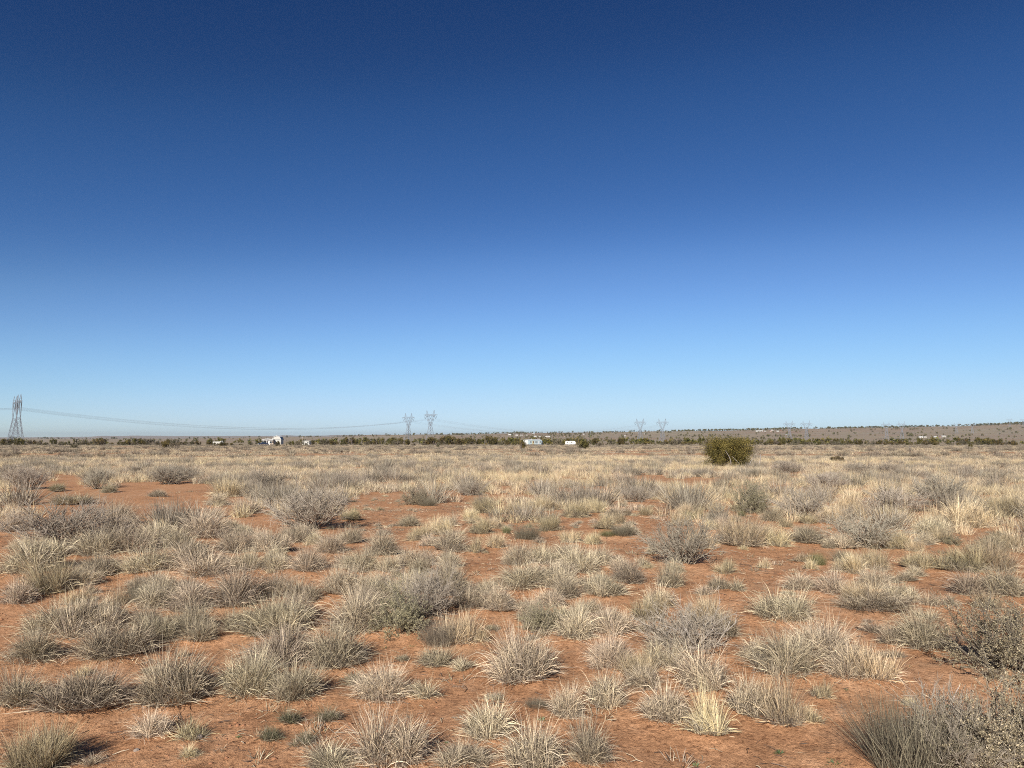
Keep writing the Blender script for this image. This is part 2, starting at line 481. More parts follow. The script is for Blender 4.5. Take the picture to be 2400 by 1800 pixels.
def twig_shrub(W, H, n0=26, n1=9, n2=5, cols=((.28, .235, .18), (.46, .395, .31)), r0=.006, spread=62, seed=0, leaves=0, leafcol=None, leafsize=.008):
    """A twiggy dome: stems, side branches and fine twigs; optionally tiny leaves near the ends."""
    rng = np.random.default_rng(seed)
    th = rng.uniform(0, 2 * np.pi, n0); ph = np.radians(spread) * np.sqrt(rng.uniform(0.02, 1, n0))
    d = np.stack([np.sin(ph) * np.cos(th), np.sin(ph) * np.sin(th), np.cos(ph)], -1)
    L = .72 / np.sqrt((np.sin(ph) / (W / 2)) ** 2 + (np.cos(ph) / H) ** 2) * rng.uniform(.75, 1.1, n0)
    b = np.stack([rng.normal(0, W * .05, n0), rng.normal(0, W * .05, n0), np.full(n0, -.01)], -1)
    P0 = grow(b, d, L, 4, .12, .03, rng)
    c0, c1 = np.array(cols[0]), np.array(cols[1])
    def cc(n, lo, hi): return (c0 + (c1 - c0) * rng.uniform(lo, hi, n)[:, None]) * rng.uniform(.8, 1.15, n)[:, None]
    parts = [tubes(P0, np.linspace(1, .45, 5)[None, :] * r0 * rng.uniform(.7, 1.3, n0)[:, None], cc(n0, 0, .7))]
    def kids(P, Lp, m, lf, K, sp, rr, lo, hi):
        n = len(P) * m
        src = np.repeat(np.arange(len(P)), m)
        t = rng.uniform(.25, 1, n)
        q, dd = along(P[src], t)
        dd = dd / (np.linalg.norm(dd, axis=1)[:, None] + 1e-9) + rng.normal(0, sp, (n, 3))
        dd[:, 2] += .1; dd /= np.linalg.norm(dd, axis=1)[:, None]
        Lk = Lp[src] * lf * rng.uniform(.5, 1.2, n)
        Pk = grow(q, dd, Lk, K, .16, .02, rng)
        Pk[:, :, 2] = np.maximum(Pk[:, :, 2], .004)
        return Pk, Lk, tubes(Pk, np.linspace(1, .4, K + 1)[None, :] * rr * rng.uniform(.7, 1.3, n)[:, None], cc(n, lo, hi))
    P1, L1, t1 = kids(P0, L, n1, .48, 3, .45, r0 * .5, .2, .9); parts.append(t1)
    P2, L2, t2 = kids(P1, L1, n2, .5, 2, .5, r0 * .28, .4, 1.0); parts.append(t2)
    tw = merge(*parts)
    lv = None
    if leaves:
        n = len(P2) * leaves
        src = np.repeat(np.arange(len(P2)), leaves)
        q, dd = along(P2[src], rng.uniform(.15, 1, n))
        q = q + rng.normal(0, leafsize * .6, (n, 3))
        a = rng.normal(0, 1, (n, 3)); a[:, 2] = np.abs(a[:, 2]); a /= np.linalg.norm(a, axis=1)[:, None]
        bb = np.cross(a, rng.normal(0, 1, (n, 3))); bb /= np.linalg.norm(bb, axis=1)[:, None]
        s = leafsize * rng.uniform(.6, 1.4, n)[:, None]
        V = np.stack([q, q + (a * .6 + bb * .32) * s, q + a * s * 1.3, q + (a * .6 - bb * .32) * s], 1).reshape(-1, 3)
        Q = np.arange(n * 4).reshape(-1, 4)
        lc = np.array(leafcol)[rng.integers(0, len(leafcol), n)] * rng.uniform(.75, 1.2, n)[:, None]
        lv = (V, Q, np.repeat(lc, 4, axis=0))
    return tw, lv

GREY = [(.39, .322, .248, 2.6), (.54, .446, .325, 2.6), (.71, .582, .395, 3.0), (.85, .71, .485, 2.5), (.105, .083, .062, 3.0)]
STRAW = [(.68, .54, .32, 4), (.82, .68, .44, 3), (.47, .385, .275, 2), (.16, .13, .095, 2.4)]
GREEN = [(.22, .21, .12, 3), (.34, .30, .20, 3), (.50, .42, .29, 3), (.12, .12, .065, 2)]
BROOM = [(.20, .17, .125, 4), (.27, .23, .165, 3), (.34, .29, .2, 1.5), (.13, .105, .08, 2)]
BROOMG = [(.15, .165, .07, 4), (.22, .21, .10, 3), (.34, .29, .18, 1.5), (.09, .09, .045, 2)]
STALK = [(.62, .49, .30, 3), (.55, .40, .25, 2), (.70, .60, .42, 1)]

VAR = {}
def dims(*mes, q=96):
    """How wide and tall a plant mesh really is, leaving out its few longest blades."""
    P = []
    for me in mes:
        c = np.empty(len(me.vertices) * 3, np.float32); me.vertices.foreach_get('co', c); P.append(c.reshape(-1, 3))
    P = np.vstack(P)
    return 2 * float(np.percentile(np.hypot(P[:, 0], P[:, 1]), q - 6)), float(np.percentile(P[:, 2], q))
def variants():
    g = np.random.default_rng(31)
    # near bunchgrass, three sizes; dimensions (width, height) kept beside the mesh
    SHADE_THATCH = [(.26, .22, .165, 2), (.16, .13, .10, 2), (.38, .325, .245, 1.8), (.52, .44, .32, 1)]  # dead basal blades, darkened to paint the shade inside each tuft
    def tuft(W, H, n, pal, lean, curl, wd, K=4):
        m = int(g.integers(7, 15) * (1.0 if W > .3 else .7)); P = []
        el = g.uniform(.7, 1.0); ea = g.uniform(0, 3.14)
        for j in range(m):
            rr = W * .37 * math.sqrt(g.uniform(.0, 1)); aa = g.uniform(0, 6.28)
            cx, cy = rr * math.cos(aa), rr * math.sin(aa) * el
            cx, cy = cx * math.cos(ea) - cy * math.sin(ea), cx * math.sin(ea) + cy * math.cos(ea)
            hj = H * g.uniform(.5, 1.2) * (1.08 - .34 * rr / (W * .37)); nj = int(n * 1.3 / m * g.uniform(.6, 1.4))
            v, q, c = blades(nj, W * g.uniform(.06, .12), hj, lean, (curl[0] - .2, curl[1] * g.uniform(.8, 1.9)), wd, pal, K, g, .34, 1.15, wob=.32)
            k = g.uniform(.2, 1.0) * rr / W * 1.6
            v = v + np.stack([v[:, 2] * math.cos(aa) * k, v[:, 2] * math.sin(aa) * k, 0 * v[:, 2]], -1)
            P.append((v + np.array([cx, cy, 0]), q, c * g.uniform(.72, 1.18)))
        P.append(blades(int(n * .16), W * .36, H * .75, (55, 100), (.4, 2.8), wd, pal, K, g, .4, 1.2, wob=.4))
        P.append(blades(int(n * .55), W * .40, H * .36, (10, 95), (0, 1.6), wd, SHADE_THATCH, 3, g, .5, 1.3, wob=.4))
        return merge(*P)
    for kind, pal, lean, curl in (('grey', GREY, (6, 66), (.1, 1.7)), ('straw', STRAW, (4, 52), (.0, 1.0)), ('green', GREEN, (10, 66), (.1, 1.2))):
        for size, W, H, n, wd in (('l', .5, .27, 2200, .0023), ('m', .34, .2, 1250, .0022), ('s', .19, .13, 520, .0020)):
            for k in range(5 if kind == 'grey' else 3):
                v, q, c = tuft(W, H, n, pal, lean, curl, wd)
                me = mesh_np('grass_tuft', v, q, M['grass'], c)
                VAR.setdefault((kind, size), []).append((me, *dims(me)))
    for k in range(5):
        v, q, c = blades(9 + 5 * k, .14, .34, (6, 42), (-.1, .5), .0024, STALK, 3, g, .5, 1.15)
        VAR.setdefault('stalks', []).append(mesh_np('seed_stalks', v, q, M['grass'], c))
    for k in range(3):
        for nm, pal in (('broom', BROOM), ('broomg', BROOMG)):
            v, q, c = blades(2100, .17, .30, (4, 66), (-.3, .4), .0019, pal, 3, g, .45, 1.12, wob=.3)
            VAR.setdefault(nm, []).append((mesh_np('broom_bush', v, q, M['grass'], c), .5, .3))
    for k in range(4):
        tw, _ = twig_shrub(1.0, .55, 34, 12, 6, seed=40 + k)
        VAR.setdefault('twiggy', []).append((mesh_np('twiggy_shrub', tw[0], tw[1], M['twig'], tw[2]), 1.0, .55, None))
    LC = [(.36, .31, .19), (.43, .37, .23), (.22, .19, .12), (.49, .42, .27)]
    for k in range(4):
        tw, lv = twig_shrub(.8, .55, 36, 11, 6, cols=((.20, .17, .13), (.36, .31, .24)), r0=.0045, spread=72, seed=60 + k, leaves=12, leafcol=LC, leafsize=.007)
        VAR.setdefault('leafy', []).append((mesh_np('leafy_shrub', tw[0], tw[1], M['twig'], tw[2]), .8, .55, mesh_np('leaves', lv[0], lv[1], M['leaf'], lv[2])))
    for k in range(2):
        tw, _ = twig_shrub(.75, .5, 8, 4, 3, cols=((.42, .36, .30), (.58, .51, .44)), r0=.0045, spread=70, seed=80 + k)
        VAR.setdefault('dead', []).append((mesh_np('dead_twigs', tw[0], tw[1], M['twig'], tw[2]), .6, .4, None))
    # low green rosettes
    for k in range(3):
        v, q, c = blades(46, .02, .05, (30, 85), (.2, 1.0), .011, [(.10, .15, .06, 2), (.17, .22, .11, 2), (.23, .26, .16, 1)], 2, g)
        VAR.setdefault('forb', []).append((mesh_np('green_forb', v, q, M['leaf'], c), .12, .05))
variants()

# ---------------------------------------------------------------- hand-placed plants
# kind, base x, base y, width, height (photo pixels), options
TUFTS = [
 # front rows, left
 ('straw', 55, 1822, 190, 130, 's'), ('grey', 340, 1735, 105, 65, 'T'), ('grey', 150, 1685, 235, 120, 'S'), ('grey', 385, 1662, 205, 130, 's'),
 ('grey', 15, 1668, 150, 90, ''), ('grey', 45, 1562, 140, 80, 's'), ('grey', 245, 1552, 200, 95, 's'), ('grey', 150, 1500, 190, 90, 'S'),
 ('grey', 570, 1642, 165, 130, 's'), ('grey', 672, 1652, 150, 110, ''), ('grey', 785, 1577, 155, 105, 's'), ('grey', 640, 1497, 140, 85, ''),
 ('grey', 650, 1568, 190, 105, ''), ('grey', 885, 1652, 155, 85, 'T'), ('grey', 993, 1645, 78, 70, 's'),
 ('green', 673, 1702, 72, 42, ''), ('green', 768, 1699, 78, 42, ''), ('green', 627, 1744, 74, 42, ''), ('green', 703, 1755, 78, 40, ''),
 ('grey', 905, 1812, 185, 150, 'S'), ('grey', 770, 1825, 160, 80, 's'), ('grey', 1137, 1745, 145, 95, 'S'), ('grey', 1085, 1818, 165, 80, ''),
 ('grey', 1250, 1822, 180, 115, 's'), ('grey', 1385, 1800, 135, 125, 's'),
 ('grey', 830, 1492, 170, 105, 's'), ('straw', 1072, 1518, 110, 125, 's'), ('straw', 1118, 1515, 60, 105, 'S'),
 ('grey', 1222, 1612, 195, 165, 's'), ('grey', 1022, 1570, 95, 55, ''), ('grey', 1085, 1578, 65, 35, ''),
 ('grey', 1352, 1505, 105, 90, 's'), ('grey', 1430, 1492, 125, 80, ''), ('grey', 1440, 1578, 130, 95, 'S'), ('straw', 1503, 1594, 100, 100, 's'),
 ('grey', 1512, 1622, 100, 60, ''), ('grey', 1330, 1690, 100, 105, 'S'), ('grey', 1425, 1664, 115, 80, 's'), ('grey', 1566, 1698, 130, 92, 's'),
 ('straw', 1668, 1735, 125, 115, 's'), ('grey', 1662, 1628, 135, 105, ''), ('grey', 1772, 1690, 130, 100, 's'), ('straw', 1850, 1712, 140, 115, 's'),
 ('grey', 1785, 1562, 95, 70, 's'), ('grey', 1850, 1462, 170, 72, 's'), ('grey', 1852, 1592, 170, 110, 's'), ('grey', 1950, 1557, 170, 100, 's'),
 ('straw', 2062, 1602, 130, 130, 'S'), ('grey', 2075, 1442, 195, 58, 's'), ('grey', 2105, 1519, 72, 62, 'T'), ('grey', 2195, 1532, 145, 100, 's'),
 ('straw', 1932, 1642, 62, 45, 's'), ('straw', 1910, 1706, 60, 45, 'T'), ('grey', 2000, 1600, 120, 85, ''), ('grey', 1560, 1580, 110, 80, ''),
 ('grey', 1700, 1500, 90, 70, 's'), ('straw', 1655, 1480, 120, 110, 's'),
 # left middle
 ('grey', 40, 1345, 170, 110, 's'), ('grey', 200, 1308, 140, 60, ''), ('grey', 290, 1300, 130, 60, ''), ('grey', 420, 1345, 170, 75, 's'),
 ('grey', 330, 1350, 130, 60, ''), ('grey', 205, 1358, 120, 55, ''), ('straw', 100, 1400, 130, 100, 'S'), ('grey', 470, 1358, 155, 65, ''),
 ('grey', 528, 1432, 150, 115, 's'), ('grey', 626, 1407, 110, 52, ''), ('grey', 630, 1342, 82, 45, ''), ('grey', 716, 1343, 92, 50, ''),
 ('grey', 706, 1417, 90, 52, 's'), ('grey', 430, 1443, 130, 75, 's'), ('grey', 427, 1487, 110, 70, ''), ('grey', 476, 1496, 62, 42, ''),
 ('grey', 615, 1500, 150, 115, 's'), ('grey', 545, 1490, 90, 60, ''), ('straw', 268, 1430, 60, 85, 'T'), ('grey', 210, 1398, 45, 28, ''),
 ('grey', 200, 1482, 150, 90, 's'), ('grey', 100, 1498, 130, 80, ''), ('grey', 325, 1477, 95, 52, 's'), ('grey', 470, 1268, 140, 60, ''),
 ('grey', 540, 1300, 110, 55, ''), ('grey', 622, 1298, 110, 52, ''), ('grey', 262, 1232, 90, 48, ''), ('grey', 370, 1219, 62, 30, ''),
 ('grey', 415, 1221, 50, 18, ''), ('grey', 255, 1262, 120, 55, ''), ('grey', 350, 1275, 110, 45, ''), ('grey', 400, 1290, 90, 40, ''),
 ('grey', 575, 1207, 75, 58, 's'), ('green', 127, 1153, 40, 17, ''), ('grey', 250, 1155, 38, 18, ''), ('grey', 362, 1166, 40, 30, ''), ('straw', 525, 1167, 80, 42, ''),
 ('grey', 155, 1185, 110, 26, ''), ('grey', 505, 1187, 55, 25, ''), ('grey', 495, 1215, 45, 20, ''), ('grey', 25, 1420, 90, 60, ''), ('grey', 20, 1250, 80, 60, ''),
 ('grey', 560, 1345, 90, 50, ''), ('grey', 380, 1405, 90, 60, ''), ('grey', 770, 1300, 80, 60, 's'), ('grey', 690, 1275, 90, 45, ''),
 # centre middle
 ('grey', 955, 1236, 60, 24, ''), ('grey', 815, 1277, 72, 62, 's'), ('grey', 890, 1305, 92, 72, ''), ('grey', 950, 1332, 66, 52, 's'),
 ('straw', 980, 1269, 60, 42, ''), ('grey', 1003, 1283, 50, 30, ''), ('straw', 1030, 1256, 62, 46, 's'), ('grey', 1053, 1299, 105, 55, ''),
 ('straw', 1115, 1299, 50, 36, ''), ('straw', 1160, 1288, 60, 46, 's'), ('straw', 1125, 1254, 62, 46, ''), ('straw', 1288, 1247, 62, 42, 's'),
 ('straw', 1340, 1275, 50, 36, ''), ('straw', 1390, 1278, 46, 36, ''), ('grey', 1472, 1257, 60, 34, ''), ('grey', 1215, 1330, 90, 62, 'T'),
 ('grey', 1275, 1328, 90, 55, 's'), ('grey', 1320, 1320, 70, 50, ''), ('grey', 1365, 1349, 110, 62, 's'), ('grey', 1412, 1330, 70, 52, ''),
 ('grey', 1534, 1302, 42, 34, ''), ('straw', 1516, 1210, 42, 44, 's'), ('straw', 1208, 1209, 52, 46, 's'), ('straw', 1136, 1205, 62, 42, ''),
 ('straw', 1104, 1223, 46, 40, 's'), ('grey', 1476, 1372, 92, 55, 's'), ('grey', 1577, 1380, 80, 85, 's'), ('grey', 1215, 1390, 150, 60, 's'),
 ('grey', 1310, 1388, 125, 55, ''), ('grey', 1420, 1400, 110, 50, 's'), ('grey', 840, 1347, 92, 62, 's'), ('grey', 800, 1402, 130, 75, 's'),
 ('grey', 905, 1345, 60, 40, ''), ('grey', 890, 1415, 100, 70, 's'), ('grey', 975, 1395, 110, 85, 's'), ('grey', 1045, 1400, 110, 85, 's'), ('grey', 1100, 1435, 100, 70, ''),
 ('straw', 1350, 1215, 70, 48, ''), ('straw', 1400, 1205, 60, 50, 's'), ('grey', 1440, 1215, 50, 34, ''), ('straw', 1420, 1245, 60, 48, ''), ('straw', 1270, 1200, 60, 40, ''),
 ('grey', 1170, 1440, 100, 60, ''), ('grey', 1250, 1465, 90, 60, 's'), ('grey', 1290, 1425, 80, 40, ''), ('grey', 1550, 1430, 90, 70, 's'), ('grey', 1380, 1445, 70, 40, ''),
 # right middle
 ('straw', 1745, 1285, 130, 72, 's'), ('straw', 1830, 1285, 70, 62, 's'), ('grey', 1907, 1278, 92, 42, ''), ('straw', 1792, 1335, 36, 26, 'T'),
 ('straw', 1705, 1349, 62, 30, ''), ('straw', 2000, 1348, 80, 50, 's'), ('straw', 2060, 1342, 80, 55, 's'), ('straw', 2165, 1338, 92, 42, 'S'),
 ('straw', 2270, 1347, 135, 62, 'S'), ('grey', 1965, 1398, 82, 58, 's'), ('grey', 2300, 1402, 110, 55, ''), ('grey', 2375, 1405, 120, 70, 's'),
 ('straw', 2350, 1345, 110, 70, 's'), ('grey', 1690, 1384, 55, 34, ''), ('grey', 1735, 1390, 50, 32, ''), ('grey', 1890, 1388, 90, 40, 's'),
 ('straw', 1650, 1290, 70, 50, ''), ('grey', 1985, 1290, 80, 50, ''), ('straw', 1880, 1320, 40, 24, ''), ('straw', 1905, 1337, 36, 24, ''), ('grey', 2190, 1425, 50, 40, 'T'), ('grey', 2240, 1425, 42, 30, 's'),
 ('straw', 2290, 1240, 110, 60, 's'), ('straw', 2370, 1215, 90, 60, ''), ('grey', 2200, 1260, 90, 40, ''), ('straw', 2120, 1290, 70, 40, ''), ('straw', 2010, 1210, 90, 50, 's'),
 ('straw', 1600, 1235, 60, 40, ''), ('grey', 1820, 1225, 60, 40, ''), ('straw', 1950, 1230, 70, 40, ''), ('grey', 2330, 1300, 80, 40, ''),
]
BUSHES = [
 # kind, x, y, w, h, name, label
 ('twiggy', 90, 1292, 250, 125, 'large grey twiggy shrub at the left edge below the bare red patch'),
 ('twiggy', 715, 1245, 195, 112, 'tall rounded grey twiggy shrub right of the bare red patch'),
 ('twiggy', 217, 1148, 62, 50, 'grey twiggy shrub at the back edge of the bare red patch'),
 ('twiggy', 385, 1138, 120, 45, 'broad low grey shrub behind the bare red patch'),
 ('twiggy', 612, 1155, 100, 55, 'grey shrub behind the rightmost end of the bare red patch'),
 ('twiggy', 40, 1150, 110, 60, 'dark grey shrub at the left edge behind the bare red patch'),
 ('twiggy', 1690, 1236, 60, 55, 'small grey shrub with pale bare stems left of the leafy V-shaped shrub'),
 ('twiggy', 1900, 1220, 125, 78, 'grey twiggy shrub with pale forked stems right of the leafy V-shaped shrub'),
 ('twiggy', 2120, 1208, 165, 66, 'wide dark grey twiggy shrub in front of the round grey shrub at the right'),
 ('twiggy', 2235, 1190, 140, 80, 'tall round grey twiggy shrub near the right edge'),
 ('twiggy', 1950, 1150, 105, 42, 'dark grey dome shrub in pale grass behind the leafy shrubs'),
 ('twiggy', 1850, 1110, 72, 30, 'small grey shrub in pale grass below the lone dark green bush'),
 ('twiggy', 2030, 1110, 66, 28, 'grey shrub in pale grass right of the lone dark green bush'),
 ('twiggy', 2095, 1112, 62, 28, 'grey shrub third right of the lone dark green bush'),
 ('twiggy', 2060, 1292, 190, 92, 'sprawling pale grey shrub behind the yellow grass row at right'),
 ('twiggy', 1612, 1336, 165, 125, 'grey twiggy shrub on the left of the bare soil at centre right'),
 ('twiggy', 1625, 1556, 210, 150, 'grey shrub tangled with pale bare twigs in the front right'),
 ('twiggy', 1500, 1180, 90, 45, 'grey shrub in straw grass left of the leafy V-shaped shrub'),
 ('twiggy', 1100, 1165, 80, 38, 'brownish grey shrub in pale grass right of the olive dome bush'),
 ('leafy', 1765, 1207, 95, 82, 'leafy V-shaped shrub with olive leaves on bare dark stems'),
 ('leafy', 925, 1500, 150, 125, 'olive leaved shrub with a pale dead branch in the centre front'),
 ('twiggy', 985, 1462, 165, 135, 'large grey twiggy shrub mass in the centre front'),
 ('leafy', 1270, 1490, 110, 80, 'small olive leaved shrub among grey tufts right of centre'),
 ('leafy', 2398, 1605, 290, 225, 'large pale olive leafy shrub at the right edge'),
 ('leafy', 2425, 1868, 340, 310, 'pale olive leafy shrub filling the bottom right corner'),
 ('leafy', 2243, 1282, 55, 27, 'small grey green shrub on red soil behind the tall seed stalks'),
 ('leafy', 2352, 1272, 50, 26, 'small grey green shrub on red soil near the right edge'),
 ('leafy', 970, 1186, 78, 42, 'olive brown dome bush on red soil in the middle distance'),
 ('broom', 322, 1424, 104, 66, 'dark brown broom bush with straight fine stems among grey tufts'),
 ('broom', 1000, 1189, 50, 26, 'dark low broom bush touching the olive dome bush'),
 ('broom', 1236, 1269, 78, 46, 'rounded brown broom bush right of the small green clump'),
 ('broom', 1030, 1525, 110, 85, 'brown broom bush beside tall yellow grass in the centre front'),
 ('broomt', 2200, 1872, 330, 290, 'large brown broom bush at the bottom right'),
 ('broom', 1462, 1262, 66, 38, 'brown broom bush behind the low dark green clump'),
 ('broom', 1985, 1322, 60, 40, 'dark broom bush at the foot of the yellow grass'),
 ('broom', 1260, 1668, 70, 40, 'small sparse brown broom bush left of the front grass tufts'),
 ('broomg', 1187, 1252, 24, 20, 'small dark green clump left of the rounded broom bush'),
 ('broomg', 1430, 1262, 52, 22, 'low dark green clump on red soil at centre right'),
 ('broomg', 1922, 1328, 48, 38, 'green spiky dome with straw stalks on red soil'),
 ('broomg', 1615, 1222, 34, 28, 'small green clump below the grey shrub with pale stems'),
 ('broomg', 1740, 1212, 24, 18, 'tiny green clump at the foot of the leafy V-shaped shrub'),
 ('dead', 2262, 1790, 270, 215, 'spray of bare whitish dead twigs over the brown broom bush'),
 ('dead', 1655, 1560, 230, 175, 'bare pale twigs sticking out of the grey shrub in front'),
 ('twiggy', 2290, 1862, 250, 265, 'tangled grey twigs between the brown broom bush and the corner shrub'),
 ('dead', 1990, 1682, 70, 18, 'dead grey twig lying on bare soil in the front right'),
 ('dead', 935, 1492, 95, 75, 'pale dead branch in front of the olive leaved shrub'),
 ('dead', 1075, 1620, 40, 22, 'little dead twig standing on bare soil in the centre front'),
]
FORBS = [(1827, 1766, 26), (1960, 1793, 42), (1987, 1757, 22), (1984, 1619, 18), (2133, 1564, 16), (2225, 1658, 26), (1631, 1795, 22), (966, 1518, 22),
         (900, 1521, 16), (922, 1503, 34), (1047, 1746, 22), (741, 1703, 15), (1270, 1690, 26), (352, 1466, 16), (1855, 1468, 16), (1003, 1360, 18),
         (120, 1688, 10), (287, 1740, 14), (560, 1728, 14), (575, 1326, 12)]
BARE = [(335, 1185, 270, 52), (620, 1225, 60, 12), (120, 1128, 90, 14), (130, 1150, 120, 14), (1060, 1190, 110, 16), (1000, 1245, 60, 14), (880, 1215, 70, 16), (1180, 1320, 90, 22), (1120, 1355, 70, 30), (1560, 1262, 60, 10), (1800, 1330, 170, 40),
        (2200, 1390, 150, 26), (2250, 1300, 70, 22), (700, 1380, 60, 20), (1330, 1296, 120, 14), (740, 1460, 60, 30), (2300, 1460, 120, 22), (1700, 1440, 110, 40), (1450, 1290, 70, 16)]
def infill():
    g = np.random.default_rng(19); out = []
    for x0, x1, y0, y1, n, ps in ((0, 790, 1240, 1325, 13, .1), (0, 570, 1330, 1440, 9, .1), (0, 700, 1445, 1530, 4, .1), (780, 1140, 1315, 1455, 12, .1), (1180, 1610, 1300, 1480, 13, .1),
                                  (1700, 2400, 1225, 1300, 14, .5), (1980, 2400, 1335, 1440, 7, .3), (700, 1720, 1188, 1250, 16, .6)):
        k = 0; t = 0
        while k < n and t < 400:
            t += 1
            x, y = g.uniform(x0, x1), g.uniform(y0, y1)
            if any(((x - a) / b_) ** 2 + ((y - c) / d) ** 2 < .8 for a, c, b_, d in BARE): continue
            if any(abs(x - q[1]) < q[3] * .42 and abs(y - q[2]) < q[4] * .35 for q in TUFTS + out): continue
            dep = 1.65 * F / (y - HZ); w = g.uniform(.2, .42) * F / dep
            out.append(('straw' if g.uniform() < ps else 'grey', round(x), round(y), w, w * g.uniform(.42, .7), ['', 's'][int(g.uniform() < .4)])); k += 1
    return out
placed = []        # (px, py, half width) of every hand-placed plant, to keep filler off
CATN = {'grey': 'grey tan tuft', 'straw': 'straw yellow tuft', 'green': 'greenish tuft'}
LAND = [  # landmarks used to say which tuft is meant
    (322, 1424, 'the dark brown broom bush'), (90, 1292, 'the large left edge shrub'), (715, 1245, 'the tall rounded grey shrub'),
    (468, 1728, 'the pale stone in front'), (925, 1500, 'the olive shrub in the centre'), (1030, 1525, 'the centre front broom bush'),
    (970, 1186, 'the olive dome bush'), (1236, 1269, 'the rounded brown broom bush'), (1430, 1262, 'the low dark green clump'),
    (1625, 1556, 'the shrub with pale twigs'), (1765, 1207, 'the leafy V-shaped shrub'), (1922, 1328, 'the green spiky dome'),
    (2060, 1292, 'the sprawling pale shrub'), (2398, 1605, 'the right edge leafy shrub'), (2150, 1850, 'the bottom right broom bush'),
    (2235, 1190, 'the tall round grey shrub at right'), (330, 1180, 'the bare red patch'), (690, 1730, 'the green tuft cluster')]
def nth(i):
    w = ['first', 'second', 'third', 'fourth', 'fifth', 'sixth', 'seventh', 'eighth', 'ninth', 'tenth', 'eleventh', 'twelfth', 'thirteenth', 'fourteenth', 'fifteenth', 'sixteenth', 'seventeenth', 'eighteenth', 'nineteenth', 'twentieth']
    if i < 20: return w[i]
    n = i + 1; return '%d%s' % (n, {1: 'st', 2: 'nd', 3: 'rd'}.get(n % 10, 'th'))
ORD = ['nearest', 'second nearest', 'third nearest', 'fourth nearest', 'fifth nearest', 'sixth nearest', 'seventh nearest', 'eighth nearest', 'ninth nearest', 'tenth nearest',
       'eleventh nearest', 'twelfth nearest', 'thirteenth nearest', 'fourteenth nearest', 'fifteenth nearest', 'sixteenth nearest', 'seventeenth nearest', 'eighteenth nearest', 'nineteenth nearest', 'twentieth nearest',
       '21st nearest', '22nd nearest', '23rd nearest', '24th nearest', '25th nearest', '26th nearest', '27th nearest', '28th nearest']

